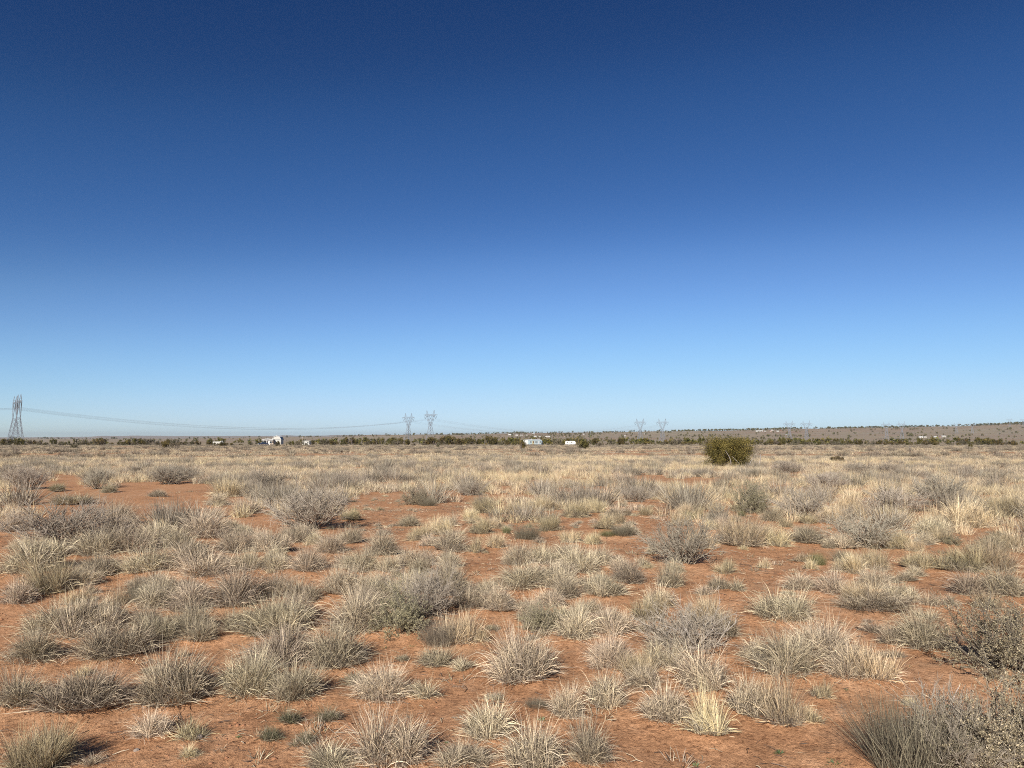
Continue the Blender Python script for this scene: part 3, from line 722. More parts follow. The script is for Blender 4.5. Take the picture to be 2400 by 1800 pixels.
TUFTS += infill()
def place_tufts():
    info = []
    for t in TUFTS:
        kind, x, y, w, h, st = t
        best = min(LAND, key=lambda q: ((q[0] - x) * .7) ** 2 + (q[1] - y) ** 2)
        dx, dy = (x - best[0]), (y - best[1])
        if abs(dx) * .55 > abs(dy): dr = 'left of' if dx < 0 else 'right of'
        else: dr = 'behind' if dy < 0 else 'in front of'
        info.append((kind, dr, best[2], math.hypot(dx, dy)))
    rank = {}
    for i in sorted(range(len(info)), key=lambda i: info[i][3]):
        key = info[i][:3]; rank.setdefault(key, []).append(i)
    lab = {}
    for key, ids in rank.items():
        for k, i in enumerate(ids):
            base = f'{CATN[key[0]]} {key[1]} {key[2]}'
            lab[i] = base if len(ids) == 1 else (f'{base}, {ORD[k]}' if k < len(ORD) else f'{base}, farther out')
    for i, (kind, x, y, w, h, st) in enumerate(TUFTS):
        p = unproject(x, y, 2.0, 60)
        k = math.hypot(p[0], p[1]) ; dep = p[1] * math.cos(PITCH) + (p[2] - EYE) * math.sin(PITCH)
        mw = w / F * dep; mh = max(h - .6 * w * (y - HZ) / F, .4 * h) / F * dep   # seen from above, part of the height is depth
        p[1] += mw * .3                     # the pixel row is the front foot of the tuft
        p[2] = tz(p[0], p[1])
        size = 'l' if mw > .40 else 'm' if mw > .25 else 's'
        vs = VAR[(kind, size)]; me, W, H = vs[i % len(vs)]
        s = mw / W * .84
        o = link('grass_tuft', me, p, (random.gauss(0, .09), random.gauss(0, .09), random.uniform(0, 6.28)), (s * random.uniform(.9, 1.08), s * random.uniform(.9, 1.08), max(.5 * s, min(1.6 * s, mh / H * .88))))
        tag(o, lab[i], 'grass tuft', 'bunchgrass tufts on the red soil')
        for flag in st:
            v = VAR['stalks'][{'s': 0, 'T': 1, 'S': 3}[flag] + (i % 2)]
            c = link('seed_stalks', v, (0, 0, 0), (0, 0, random.uniform(0, 6.28)), parent=o)
            q = .9 * mh / .30 * (1.15 if flag == 'T' else 1.0)
            c.scale = (q / o.scale.x * .8, q / o.scale.y * .8, q / o.scale.z)
        placed.append((p[0], p[1], mw * .5)); o.location.z += min(.05 * mw + .008, .035) * .9
    for i, (kind, x, y, w, h, lb) in enumerate(BUSHES):
        p = unproject(x, y, 2.0, 90)
        dep = p[1] * math.cos(PITCH) + (p[2] - EYE) * math.sin(PITCH)
        mw = w / F * dep; mh = max(h - .6 * w * (y - HZ) / F, .4 * h) / F * dep
        p[1] += mw * .3; p[2] = tz(p[0], p[1])
        tilt = -.34 if kind == 'broomt' else 0.0; kind = kind.replace('broomt', 'broom')
        v = VAR[kind][i % len(VAR[kind])]
        nm = {'twiggy': 'twiggy_shrub', 'leafy': 'leafy_shrub', 'broom': 'broom_bush', 'broomg': 'broom_bush', 'dead': 'dead_twigs'}[kind]
        W_, H_ = dims(*[m_ for m_ in (v[0], v[3] if len(v) > 3 else None) if m_ is not None], q=98)
        o = link(nm, v[0], p, (0, tilt, random.uniform(0, 6.28)), (.95 * mw / W_, .95 * mw / W_, max(mh / H_, .35 * mw / W_)))
        tag(o, lb, 'dead twigs' if kind == 'dead' else 'shrub', 'dead twig sprays' if kind == 'dead' else 'shrubs on the red soil')
        if len(v) > 3 and v[3] is not None:
            link('leaves', v[3], parent=o)
        placed.append((p[0], p[1], mw * .5))
    fl = sorted(range(len(FORBS)), key=lambda i: FORBS[i][0])
    for i, (x, y, w) in enumerate(FORBS):
        p = unproject(x, y, 2.0, 40)
        dep = p[1]; mw = w / F * dep
        v = VAR['forb'][i % 3]
        o = link('green_forb', v[0], p, (0, 0, random.uniform(0, 6.28)), (mw / v[1],) * 3)
        r_ = fl.index(i)
        tag(o, 'tiny green weed on red soil, %s from the left of all' % ('leftmost' if r_ == 0 else ['', 'second', 'third', 'fourth', 'fifth', 'sixth', 'seventh', 'eighth', 'ninth', 'tenth', 'eleventh', 'twelfth', 'thirteenth', 'fourteenth', 'fifteenth', 'sixteenth', 'seventeenth', 'eighteenth', 'nineteenth', 'twentieth'][r_]),
            'weed', 'tiny green weeds')
place_tufts()
build_ground(placed)

# ---------------------------------------------------------------- grass and brush too many to place by hand
def lib(name, meshes):
    c = bpy.data.collections.new(name)
    for i, me in enumerate(meshes):
        o = bpy.data.objects.new('%s_%02d' % (name, i), me); c.objects.link(o)
    return c

def scatter(name, pts, rz, scl, idx, coll, label, cat):
    """One object whose points carry plants by geometry nodes."""
    me = bpy.data.meshes.new(name)
    me.vertices.add(len(pts)); me.vertices.foreach_set('co', np.asarray(pts, np.float32).ravel())
    a = me.attributes.new('turn', 'FLOAT_VECTOR', 'POINT')
    rv = np.zeros((len(pts), 3), np.float32); rv[:, 2] = rz; a.data.foreach_set('vector', rv.ravel())
    a = me.attributes.new('size', 'FLOAT_VECTOR', 'POINT'); a.data.foreach_set('vector', np.asarray(scl, np.float32).ravel())
    a = me.attributes.new('pick', 'INT', 'POINT'); a.data.foreach_set('value', np.asarray(idx, np.int32))
    o = link(name, me)
    g = bpy.data.node_groups.new(name, 'GeometryNodeTree')
    g.interface.new_socket('Geometry', in_out='INPUT', socket_type='NodeSocketGeometry')
    g.interface.new_socket('Geometry', in_out='OUTPUT', socket_type='NodeSocketGeometry')
    N, L = g.nodes, g.links
    gi = N.new('NodeGroupInput'); go = N.new('NodeGroupOutput')
    ci = N.new('GeometryNodeCollectionInfo'); ci.inputs['Collection'].default_value = coll
    ci.inputs['Separate Children'].default_value = True; ci.inputs['Reset Children'].default_value = True
    ip = N.new('GeometryNodeInstanceOnPoints'); ip.inputs['Pick Instance'].default_value = True
    def named(n, t):
        k = N.new('GeometryNodeInputNamedAttribute'); k.data_type = t; k.inputs['Name'].default_value = n; return k.outputs['Attribute']
    e2r = N.new('FunctionNodeEulerToRotation')
    L.new(named('turn', 'FLOAT_VECTOR'), e2r.inputs[0])
    L.new(gi.outputs[0], ip.inputs['Points']); L.new(ci.outputs[0], ip.inputs['Instance'])
    L.new(named('pick', 'INT'), ip.inputs['Instance Index']); L.new(e2r.outputs[0], ip.inputs['Rotation'])
    L.new(named('size', 'FLOAT_VECTOR'), ip.inputs['Scale'])
    L.new(ip.outputs[0], go.inputs[0])
    md = o.modifiers.new('plants', 'NODES'); md.node_group = g
    o['kind'] = 'stuff'; o['label'] = label; o['category'] = cat
    return o

def polar(n, r0, r1, half=44):
    a = np.radians(RNG.uniform(-half, half, n)); r = np.sqrt(RNG.uniform(r0 * r0, r1 * r1, n))
    return np.sin(a) * r, np.cos(a) * r

def bare_mask(x, y, grow_=1.0):
    z = terrain(x, y, False)
    px, py = project(x, y, z)
    m = np.zeros(len(x), bool)
    for cx, cy, rx, ry in BARE:
        m |= ((px - cx) / (rx * grow_)) ** 2 + ((py - cy) / (ry * grow_)) ** 2 < 1
    return m

def fill():
    g = np.random.default_rng(5)
    # medium-distance tuft meshes (fewer, wider blades)
    mids = []
    for k in range(14):
        st = k % 7 in (1, 3, 5)
        W, H = (.42, .27) if k < 10 else (.3, .18)
        a = blades(95, W * .34, H, (5, 60), (.1, 1.1), .0085, STRAW if st else GREY, 2, g, .5, 1.1)
        b = blades(14, W * .2, H * 1.7, (2, 30), (0, .3), .006, STALK, 2, g, .6, 1.1)
        v, q, c = merge(a, b) if st else a
        mids.append(mesh_np('mid_tuft', v, q, M['grass'], c))
    for k in range(5):   # grey brush
        v, q, c = blades(230, .16, .36, (8, 70), (-.3, .4), .008, [(.27, .23, .175, 3), (.38, .325, .25, 3), (.16, .135, .105, 2)], 2, g, .6, 1.1)
        mids.append(mesh_np('mid_brush', v, q, M['twig'], c))
    # far patches
    fars = []
    for k in range(12):
        P = []
        pal = [(.56, .45, .28, 3), (.66, .55, .36, 2), (.42, .35, .25, 3), (.16, .13, .10, 2.5)] if k % 2 else [(.36, .30, .225, 3), (.50, .41, .295, 3), (.62, .51, .35, 2), (.12, .097, .073, 3)]
        for j in range(7):
            v, q, c = blades(22, .26, .30, (4, 60), (.1, .9), .028, pal, 2, g, .5, 1.1)
            v = v + np.array([g.uniform(-1.0, 1.0), g.uniform(-1.0, 1.0), 0]); P.append((v, q, c))
        v, q, c = merge(*P); fars.append(mesh_np('far_grass', v, q, M['grass'], c))
    for k in range(5):
        v, q, c = blades(150, .3, .6, (8, 75), (-.3, .4), .03, [(.24, .20, .15, 3), (.33, .28, .21, 3), (.16, .13, .10, 2)], 2, g, .55, 1.1)
        fars.append(mesh_np('far_brush', v, q, M['twig'], c))
    # --- near and middle ground
    x, y = polar(28000, 8.5, 82)
    r = np.hypot(x, y)
    dn = fbm(x / 3.2, y / 3.2, 71, 3) + .35 * fbm(x / 11, y / 11, 75, 2)
    keep = dn > np.interp(r, [8.5, 12, 16, 22, 30, 82], [.9, .5, .05, -.35, -.7, -1.1])
    keep &= ~(bare_mask(x, y, 1.0) & (g.uniform(0, 1, len(x)) < .97))
    pl = np.array(placed)
    for (qx, qy, qw) in pl:
        if math.hypot(qx, qy) > 10:
            keep &= (x - qx) ** 2 + (y - qy) ** 2 > (qw + .08) ** 2
    x, y, r = x[keep], y[keep], r[keep]
    n = len(x)
    patch = fbm(x / 9, y / 9, 91, 2)
    pick = np.where(patch + g.normal(0, .45, n) > -.05, g.choice([1, 3, 5, 8], n), g.choice([0, 2, 4, 6, 7, 9], n))
    pick = np.where(g.uniform(0, 1, n) < .2, g.integers(10, 14, n), pick)
    brush = fbm(x / 2.2 + 40, y / 2.2, 95, 2)
    isb = (brush + g.normal(0, .3, n) > .5) & (g.uniform(0, 1, n) < .4)
    pick = np.where(isb, g.integers(14, 19, n), pick)
    s = g.uniform(.65, 1.25, n) * np.where(isb, g.uniform(.8, 2.0, n) * np.interp(r, [25, 55], [1, .7]), 1.0)
    z = terrain(x, y) - .01
    order = np.argsort(r)
    # the nearest of them are individuals
    tu = []
    br = [i for i in order if isb[i]][:110]
    for i in tu:
        o = link('grass_tuft', mids[pick[i]], (x[i], y[i], z[i]), (0, 0, g.uniform(0, 6.28)), (s[i],) * 3)
        px = project(x[i], y[i], z[i])[0]
        side = 'left' if px < 800 else 'middle' if px < 1600 else 'right'
        tag(o, 'small dry grass tuft where the sward closes up behind the bare soil, %s third' % side, 'grass tuft', 'small tufts behind the bare soil, %s third' % side)
    bl = []
    for i in br:
        o = link('twiggy_shrub', mids[pick[i]], (x[i], y[i], z[i]), (0, 0, g.uniform(0, 6.28)), (s[i],) * 3)
        px = project(x[i], y[i], z[i])[0]
        side = 'left' if px < 800 else 'middle' if px < 1600 else 'right'
        bl.append((o, *project(x[i], y[i], z[i])))
    ML = [(1716, 1070, 'the broad juniper'), (1962, 1084, 'the lone dark green bush'), (330, 1150, 'the bare red patch'), (970, 1170, 'the olive dome bush'), (717, 1150, 'the tall rounded grey shrub'),
          (1236, 1230, 'the rounded broom bush'), (1765, 1160, 'the leafy V-shaped shrub'), (2235, 1130, 'the tall round shrub at right'), (60, 1120, 'the left edge shrubs'), (1470, 1150, 'the shrub in straw grass'), (2060, 1240, 'the sprawling pale shrub')]
    byk = {}
    for o, px, py in bl:
        q = min(ML, key=lambda m: ((m[0] - px) * .6) ** 2 + ((m[1] - py) * 1.5) ** 2)
        dr = ('left of' if px < q[0] else 'right of') if abs(px - q[0]) > 45 else ('behind' if py < q[1] else 'in front of')
        byk.setdefault((dr, q[2]), []).append((math.hypot(px - q[0], py - q[1]), o))
    for (dr, nm), L_ in byk.items():
        for k, (_, o) in enumerate(sorted(L_, key=lambda t: t[0])):
            tag(o, 'low grey brush clump %s %s, %s nearest' % (dr, nm, nth(k)), 'shrub', 'grey brush clumps in the sward')
    rest = np.ones(n, bool); rest[tu] = False; rest[br] = False
    scatter('grass', np.stack([x, y, z], -1)[rest], g.uniform(0, 6.28, rest.sum()), np.repeat(s[rest][:, None], 3, 1), pick[rest], lib('mid_plants', mids),
            'dense dry sward of straw and grey tufts across the plain', 'grass')
    # --- far sward
    x, y = polar(42000, 76, 470)
    r = np.hypot(x, y); n = len(x)
    dn = fbm(x / 22, y / 9, 111, 3)
    keep = dn > -.45
    x, y, r = x[keep], y[keep], r[keep]; n = len(x)
    br = fbm(x / 6, y / 6, 121, 2) + g.normal(0, .35, n)
    pick = np.where(br > .72, g.integers(12, 17, n), g.integers(0, 12, n))
    s = g.uniform(.7, 1.25, n)
    z = terrain(x, y) - .02
    scatter('far_grass', np.stack([x, y, z], -1), g.uniform(0, 6.28, n), np.stack([s * 1.1, s * 1.1, s * np.where(pick > 11, 1.1, .9)], -1), pick, lib('far_plants', fars),
            'far tan sward with grey brush reaching to the treeline', 'grass')
    # --- seedlings and sparse stubble on the near soil
    stub = []
    for k in range(6):
        v, q, c = blades(16 + 5 * k, .035, .05, (15, 80), (0, 1.2), .003, GREY if k % 2 else [(.24, .2, .15, 2), (.4, .33, .23, 2), (.2, .2, .11, 1)], 3, g)
        stub.append(mesh_np('stubble', v, q, M['grass'], c))
    ns = len(stub); stub += [v_[0] for v_ in VAR[('grey', 's')]] + [v_[0] for v_ in VAR[('straw', 's')][:2]]
    x, y = polar(4600, 3, 26)
    keep = fbm(x / .8, y / .8, 131, 3) > .0
    x, y = x[keep], y[keep]; n = len(x)
    s = .5 + 1.6 * g.uniform(0, 1, n) ** 2
    bm = bare_mask(x, y)
    pk = np.where((g.uniform(0, 1, n) < .24) & ~bm & (np.hypot(x, y) > 4.2), g.integers(ns, len(stub), n), g.integers(0, ns, n))
    s = np.where(pk >= ns, g.uniform(.5, 1.15, n), s)
    scatter('stubble', np.stack([x, y, terrain(x, y)], -1), g.uniform(0, 6.28, n), np.repeat(s[:, None], 3, 1), pk, lib('stubble_plants', stub),
            'sparse stubble, seedlings and little tufts between the larger tufts', 'stubble')
    # --- straw bits and twigs lying on the soil
    n = 20000
    x, y = polar(n, 2.8, 20)
    keep = fbm(x / .9, y / .9, 141, 3) > -.25
    x, y = x[keep], y[keep]; n = len(x); z = terrain(x, y)
    a = g.uniform(0, 6.28, n); L = g.uniform(.015, .11, n) ; bend = g.normal(0, .5, n)
    P = np.zeros((n, 3, 3)); P[:, 0] = np.stack([x, y, z + .004], -1)
    P[:, 1] = P[:, 0] + np.stack([np.cos(a) * L * .5, np.sin(a) * L * .5, g.uniform(0, .012, n)], -1)
    P[:, 2] = P[:, 1] + np.stack([np.cos(a + bend) * L * .5, np.sin(a + bend) * L * .5, g.uniform(-.008, .006, n)], -1)
    col = np.array([(.42, .34, .23), (.15, .11, .085), (.11, .075, .055), (.58, .49, .35)])[g.choice(4, n, p=[.25, .35, .3, .1])] * g.uniform(.7, 1.2, n)[:, None]
    v, q, c = tubes(P, np.tile(np.array([1, 1, .6])[None, :], (n, 1)) * (g.uniform(.0012, .0032, n))[:, None], col)
    o = link('plant_litter', mesh_np('plant_litter', v, q, M['twig'], c)); o['kind'] = 'stuff'; o['label'] = 'dead straw and twig litter strewn over the red soil'; o['category'] = 'litter'
    # --- crumbs of soil and grit
    def lump(seed, mat):
        gg = np.random.default_rng(seed)
        V = np.array([(1, 0, 0), (-1, 0, 0), (0, 1, 0), (0, -1, 0), (0, 0, 1), (0, 0, -.6), (.6, .6, .5), (-.6, .55, .5), (-.6, -.6, .45), (.6, -.6, .5)], float)
        V = V * gg.uniform(.65, 1.2, (10, 1)) * np.array([1, .8, .6])
        import itertools
        T = [(4, 6, 7), (4, 7, 8), (4, 8, 9), (4, 9, 6), (0, 6, 9), (2, 7, 6), (1, 8, 7), (3, 9, 8), (0, 2, 6), (2, 1, 7), (1, 3, 8), (3, 0, 9), (5, 2, 0), (5, 1, 2), (5, 3, 1), (5, 0, 3)]
        return mesh_np('crumb', V, None, mat, T=T)
    cl = [lump(200 + k, M['clod']) for k in range(5)] + [lump(220 + k, M['stone']) for k in range(2)]
    x, y = polar(26000, 2.6, 15)
    keep = fbm(x / .7, y / .7, 151, 3) + .9 * np.clip((1.2 - (x + 3) / 2.5), -1, .6) * (y < 6) > -.15
    x, y = x[keep], y[keep]; n = len(x)
    s = .0035 + .017 * g.uniform(0, 1, n) ** 5
    pk = np.where(g.uniform(0, 1, n) < .06, g.integers(5, 7, n), g.integers(0, 5, n))
    s = np.where(pk > 4, np.minimum(s, .005), s)
    scatter('soil_crumbs', np.stack([x, y, terrain(x, y)], -1), g.uniform(0, 6.28, n), np.repeat(s[:, None], 3, 1), pk, lib('crumbs', cl),
            'crumbs of red soil and pale grit on the bare ground', 'soil')
fill()

def stones():
    for px, py, w, lb in ((468, 1729, 17, 'small pale angular stone on bare soil in the left front'), (296, 1277, 17, 'pale stone lying among grey tufts below the bare red patch'),
                          (320, 1760, 14, 'reddish pale clod in front of the lone small tuft'), (1880, 1365, 12, 'small pale stone on the bare soil at centre right'), (2222, 1360, 7, 'tiny pale pebble on red soil in front of the tall seed stalks')):
        p = unproject(px, py, 2, 40); s = w / F * p[1] / 2
        g = np.random.default_rng(px)
        u = np.linspace(0, 2 * np.pi, 11)[:-1]
        V = []
        for zl, rr in ((-.3, .8), (.1, 1.0), (.5, .85), (.75, .45)):
            for a in u: V.append((math.cos(a) * rr * g.uniform(.85, 1.1), math.sin(a) * rr * .8 * g.uniform(.85, 1.1), zl * g.uniform(.9, 1.1)))
        Fq = [(k * 10 + i, k * 10 + (i + 1) % 10, (k + 1) * 10 + (i + 1) % 10, (k + 1) * 10 + i) for k in range(3) for i in range(10)]
        me = bpy.data.meshes.new('stone'); me.from_pydata(V, [], Fq + [tuple(range(30, 40))]); me.materials.append(M['stone']); me.update()
        o = link('stone', me, p, (0, 0, g.uniform(0, 6)), (s, s, s)); tag(o, lb, 'stone')
stones()

# ---------------------------------------------------------------- junipers
JC = [(.115, .105, .034), (.075, .073, .027), (.155, .135, .040), (.05, .05, .022), (.19, .16, .05)]
def juniper_mesh(W, H, nclump, per, leaf, seed, trunk_h=.5, nst=5, cols=JC, limb_r=.05, flat=.72):
    g = np.random.default_rng(seed)
    # stems and limbs
    th = g.uniform(0, 6.28, nst); ph = g.uniform(.15, .9, nst)
    d = np.stack([np.sin(ph) * np.cos(th), np.sin(ph) * np.sin(th), np.cos(ph)], -1)
    P0 = grow(np.stack([g.normal(0, .06 * W, nst), g.normal(0, .06 * W, nst), np.full(nst, -.05)], -1), d, H * g.uniform(.6, .9, nst), 5, .14, .06, g)
    bc = np.array([(.17, .14, .12)]) * g.uniform(.8, 1.3, (nst, 1))
    parts = [tubes(P0, np.linspace(1, .35, 6)[None, :] * limb_r * g.uniform(.7, 1.2, (nst, 1)), bc)]
    m = nst * 7; src = np.repeat(np.arange(nst), 7)
    q, dd = along(P0[src], g.uniform(.2, 1, m)); dd = dd / np.linalg.norm(dd, axis=1)[:, None] + g.normal(0, .55, (m, 3)); dd /= np.linalg.norm(dd, axis=1)[:, None]
    P1 = grow(q, dd, W * .3 * g.uniform(.5, 1.2, m), 3, .15, .04, g)
    parts.append(tubes(P1, np.linspace(1, .4, 4)[None, :] * limb_r * .4 * np.ones((m, 1)), np.repeat(bc, 7, axis=0)))
    tw = merge(*parts)
    # foliage clumps scattered through the crown shell, reaching near the ground
    n = nclump
    npl = max(5, int(nclump / 11)); pa = g.uniform(0, 6.28, npl); pr = W * .36 * np.sqrt(np.linspace(.03, 1, npl)) * g.uniform(.8, 1.12, npl)
    ph_ = H * g.uniform(flat, 1.0, npl) * (1.0 - (.08 if flat < .8 else 0) * pr / (W * .36)); pw_ = W * g.uniform(.11, .19, npl)
    w_ = pw_ * ph_; sel = g.choice(npl, n, p=w_ / w_.sum())
    u_ = g.uniform(0, 6.28, n); zz = g.uniform(0, 1, n) ** .8
    prof = np.interp(zz, [0, .2, .55, .85, 1.0], [.85, 1.0, 1.0, .8, .3]) * np.sqrt(g.uniform(.35, 1.0, n))
    Cn = np.stack([pr[sel] * np.cos(pa[sel]) + pw_[sel] * prof * np.cos(u_), pr[sel] * np.sin(pa[sel]) + pw_[sel] * prof * np.sin(u_), (.05 + .93 * zz) * ph_[sel]], -1)
    shade = g.integers(0, len(cols), n)
    k = n * per; src = np.repeat(np.arange(n), per)
    cs = W * .032 * g.uniform(.7, 1.5, n)
    q = Cn[src] + g.normal(0, 1, (k, 3)) * cs[src][:, None] * np.array([1, 1, 1.9])
    q[:, 2] = np.maximum(q[:, 2], .03)
    u = g.normal(0, 1, (k, 3)); u[:, 2] = np.abs(u[:, 2]) + .5; u /= np.linalg.norm(u, axis=1)[:, None]
    v = np.cross(u, g.normal(0, 1, (k, 3))); v /= np.linalg.norm(v, axis=1)[:, None]
    s = leaf * g.uniform(.6, 1.4, (k, 1))
    V = np.stack([q - v * s * .3, q + v * s * .3, q + u * s * 1.3 + v * s * .12, q + u * s * 1.1 - v * s * .2], 1).reshape(-1, 3)
    Q = np.arange(k * 4).reshape(-1, 4)
    cc = np.array(cols)[shade[src]] * g.uniform(.75, 1.3, (k, 1))
    lf = (V, Q, np.repeat(cc, 4, axis=0))
    return mesh_np('trunk', tw[0], tw[1], M['bark'], tw[2]), mesh_np('crown', lf[0], lf[1], M['juniper'], lf[2])

def junipers():
    g = np.random.default_rng(77)
    def tree(tm, cm_, loc, rz, s, label, group=None, name='juniper_tree', cat='tree'):
        e = empty(name, loc, rz, label, cat, group); e.scale = s
        link('trunk', tm, parent=e); link('crown', cm_, parent=e); return e
    hero = juniper_mesh(2.9, 2.2, 360, 130, .034, 8, nst=8, limb_r=.05, flat=.86, cols=[(.15, .132, .038), (.095, .088, .03), (.19, .165, .046), (.05, .048, .02), (.225, .19, .058)])
    p = unproject(1721, 1096, 5, 200); k = p[1] / F
    p[1] += 1.0; p[2] = tz(p[0], p[1])
    t = tree(*hero, p, .4, (116 * k / dims(hero[1])[0], 110 * k / dims(hero[1])[0], 64 * k / dims(hero[1])[1]), 'broad olive green juniper bush standing alone in the pale grass')
    P = []
    for dx, dz, ax, az, L in ((-.7, .3, -.35, .9, 1.1), (.9, .2, .1, 1, .8), (.3, .1, .25, 1, .7), (-.2, .2, -.5, .8, .9)):
        d = np.array([ax, -.25, az]); d /= np.linalg.norm(d); P.append(grow(np.array([[dx, -1.0, dz]]), d[None], np.array([L]), 4, .08, 0, g)[0])
    P = np.array(P)
    v, q, c = tubes(P, np.linspace(1, .4, 5)[None, :] * .03 * np.ones((len(P), 1)), np.tile(np.array([[.42, .38, .34]]), (len(P), 1)))
    link('dead_branch', mesh_np('dead_branch', v, q, M['bark'], c), parent=t)
    mids = [juniper_mesh(4.0, 3.2, 75, 30, .16, 300 + k, nst=4, limb_r=.09, cols=[(1.0 * c[0], .92 * c[1], 1.1 * c[2]) for c in JC]) for k in range(7)]
    tan_ = [(.17, .145, .095), (.13, .115, .07), (.22, .185, .125), (.09, .08, .05)]
    mids2 = [juniper_mesh(4.0, 2.8, 55, 30, .16, 340 + k, nst=5, cols=tan_, limb_r=.07) for k in range(4)]
    # dark low bush and the junipers standing out in front of the treeline
    for px, py, w, h, lb in ((1962, 1084, 38, 14, 'lone low dark green bush in pale grass right of the broad juniper'),
                             (1222, 1056, 26, 22, 'round olive juniper in front of the pale trailer'),
                             (1365, 1053, 42, 17, 'wide olive juniper in front of the treeline beside the white camper'),
                             (1024, 1050, 14, 15, 'brownish bush at the foot of the treeline below the twin towers'),
                             (176, 1051, 22, 11, 'grey green bush in the grass right of the lattice towers'),
                             (386, 1050, 22, 13, 'dark olive bush in front of the treeline left of the barn'),
                             (410, 1051, 22, 15, 'brownish grey bush in front of the treeline left of the barn'),
                             (1407, 1047, 20, 10, 'tan bush in front of the treeline right of the white camper'),
                             (651, 1046.5, 15, 12, 'young olive juniper in front of the white barn wall'), (518, 1046.5, 30, 9, 'low olive bush in front of the half hidden white van'),
                             (2272, 1051, 14, 10, 'thin grey bush in front of the treeline at the far right')):
        p = unproject(px, py, 20, 420); k = p[1] / F; p[2] = tz(p[0], p[1])
        tm, cm_ = mids2[px % 4] if 'gr' in lb[:6] or 'brown' in lb or 'tan' in lb[:4] else mids[px % 7]
        tree(tm, cm_, p, g.uniform(0, 6), (w * k / 4.0, w * k / 4.0, h * k / 3.0), lb, name='juniper_bush' if h < 16 else 'juniper_tree', cat='bush' if h < 16 else 'tree')
    # the treeline
    GAP = [(604, 664), (1226, 1276), (1324, 1352)]; LOW = [(494, 532), (702, 730)]
    cnt = 0
    x = -60.0; rows = []
    while x < 2470:
        for row in range(3):
            Yd = (g.uniform(356, 392), g.uniform(400, 450), g.uniform(344, 356))[row]
            px = x + g.uniform(-8, 8) + row * 9
            hp = (7.5 + 10.5 * g.uniform() ** 1.4) * (1.18 if 850 < px < 1200 else 1.0) * (.92 if px < 600 else 1) * (.9 if px > 1400 else 1)
            if row == 2: hp = g.uniform(4.5, 8.0)
            wp = hp * g.uniform(1.2, 2.2)
            if any(a - wp * .4 < px < b + wp * .4 for a, b in GAP) and row != 1: continue
            if row == 1 and any(a < px < b for a, b in GAP): continue
            if g.uniform() < (.2 if row == 0 else .3): continue
            if any(a < px < b for a, b in LOW):
                if row == 1: continue
                hp = g.uniform(5, 7.5); wp = hp * 1.6
            wx, wy, _ = at_depth(px, 1040, Yd)
            k = Yd / F
            tan2 = g.uniform() < (.22 if px > 250 else .35) + (.3 if row == 2 else 0)
            tm, cm_ = (mids2[cnt % 4] if tan2 else mids[cnt % 7])
            zone = ('left of the camper van in the brush', 497) if px < 510 else ('between the half hidden van and the barn', 0) if px < 640 else ('between the barn and the twin towers', 0) if px < 900 else \
                   ('between the twin towers and the pale trailer', 0) if px < 1235 else ('between the pale trailer and the broad juniper', 0) if px < 1715 else ('right of the broad juniper', 0)
            ztxt = zone[0].replace('left of the camper van in the brush', 'left of the half hidden white van')
            rows.append((px, tan2, ztxt, tm, cm_, (wx, wy, tz(wx, wy) - .05), (wp * k / 4.0 * 1.15, wp * k / 4.0, hp * k / 3.0)))
            cnt += 1
        x += 21
    rows.sort(key=lambda q: q[0]); num = {}
    for px_, tan2, ztxt, tm, cm_, loc, sc_ in rows:
        i = num.get((tan2, ztxt), 0); num[(tan2, ztxt)] = i + 1
        kind = 'tan grey bush' if tan2 else 'olive juniper'
        tree(tm, cm_, loc, g.uniform(0, 6.28), sc_, '%s %s, treeline, %s from left' % (kind, ztxt, nth(i)), kind + ' row of the treeline')
    # scattered trees on the plain and slope behind
    far = [juniper_mesh(5.0, 4.0, 16, 12, .55, 400 + k, nst=3, limb_r=.15) for k in range(5)]
    fm = []
    for a_, b_ in far: fm.append(b_)
    pts = []
    n = 60000
    px = g.uniform(-80, 2480, n); Yd = np.sqrt(g.uniform(430 ** 2, 3900 ** 2, n))
    X = (px - 1200) / F * Yd
    cl = fbm(X / 260, Yd / 150, 161, 3)
    right = np.clip((px - 780) / 500, .12, 1)
    pr_ = np.interp(Yd, [430, 700, 1400, 2400, 3300, 3560, 3620, 3720, 3800], [.20, .09, .03, .032, .045, .09, .45, .45, .1]) * np.interp(cl, [-.6, 0, .5, 1.0], [.15, .7, 1.7, 5.0])
    pr_ = pr_ * np.where(Yd > 1100, right, 1.0)
    keep = g.uniform(0, 1, n) < pr_
    X, Yd, px = X[keep], Yd[keep], px[keep]
    o_ = np.argsort(Yd)
    X, Yd, px = X[o_], Yd[o_], px[o_]
    s = (.4 + 1.3 * g.uniform(0, 1, len(X)) ** 1.5) * np.interp(Yd, [430, 900, 1500, 3000], [.7, .85, 1, 1.5])
    Z = terrain(X, Yd) - .1
    room = max(0, 296 - cnt)
    for i in range(min(room, len(X))):
        k = i % 5
        side = 'left of the barn' if px[i] < 640 else 'between barn and pale trailer' if px[i] < 1235 else 'right of the pale trailer'
        tree(far[k][0], far[k][1], (X[i], Yd[i], Z[i]), g.uniform(0, 6.28), (s[i] * 1.1, s[i], s[i]), 'small dark juniper scattered behind the treeline ' + side, 'far junipers behind the treeline ' + side)
    sl = slice(min(room, len(X)), None)
    m = len(X[sl])
    scatter('juniper_woodland', np.stack([X[sl], Yd[sl], Z[sl]], -1), g.uniform(0, 6.28, m), np.stack([s[sl] * 1.2, s[sl] * 1.2, s[sl]], -1), g.integers(0, 5, m), lib('far_trees', fm),
            'dark specks of juniper over the distant slope and its crest', 'woodland')
    print('TREES', cnt, min(room, len(X)), m)
junipers()

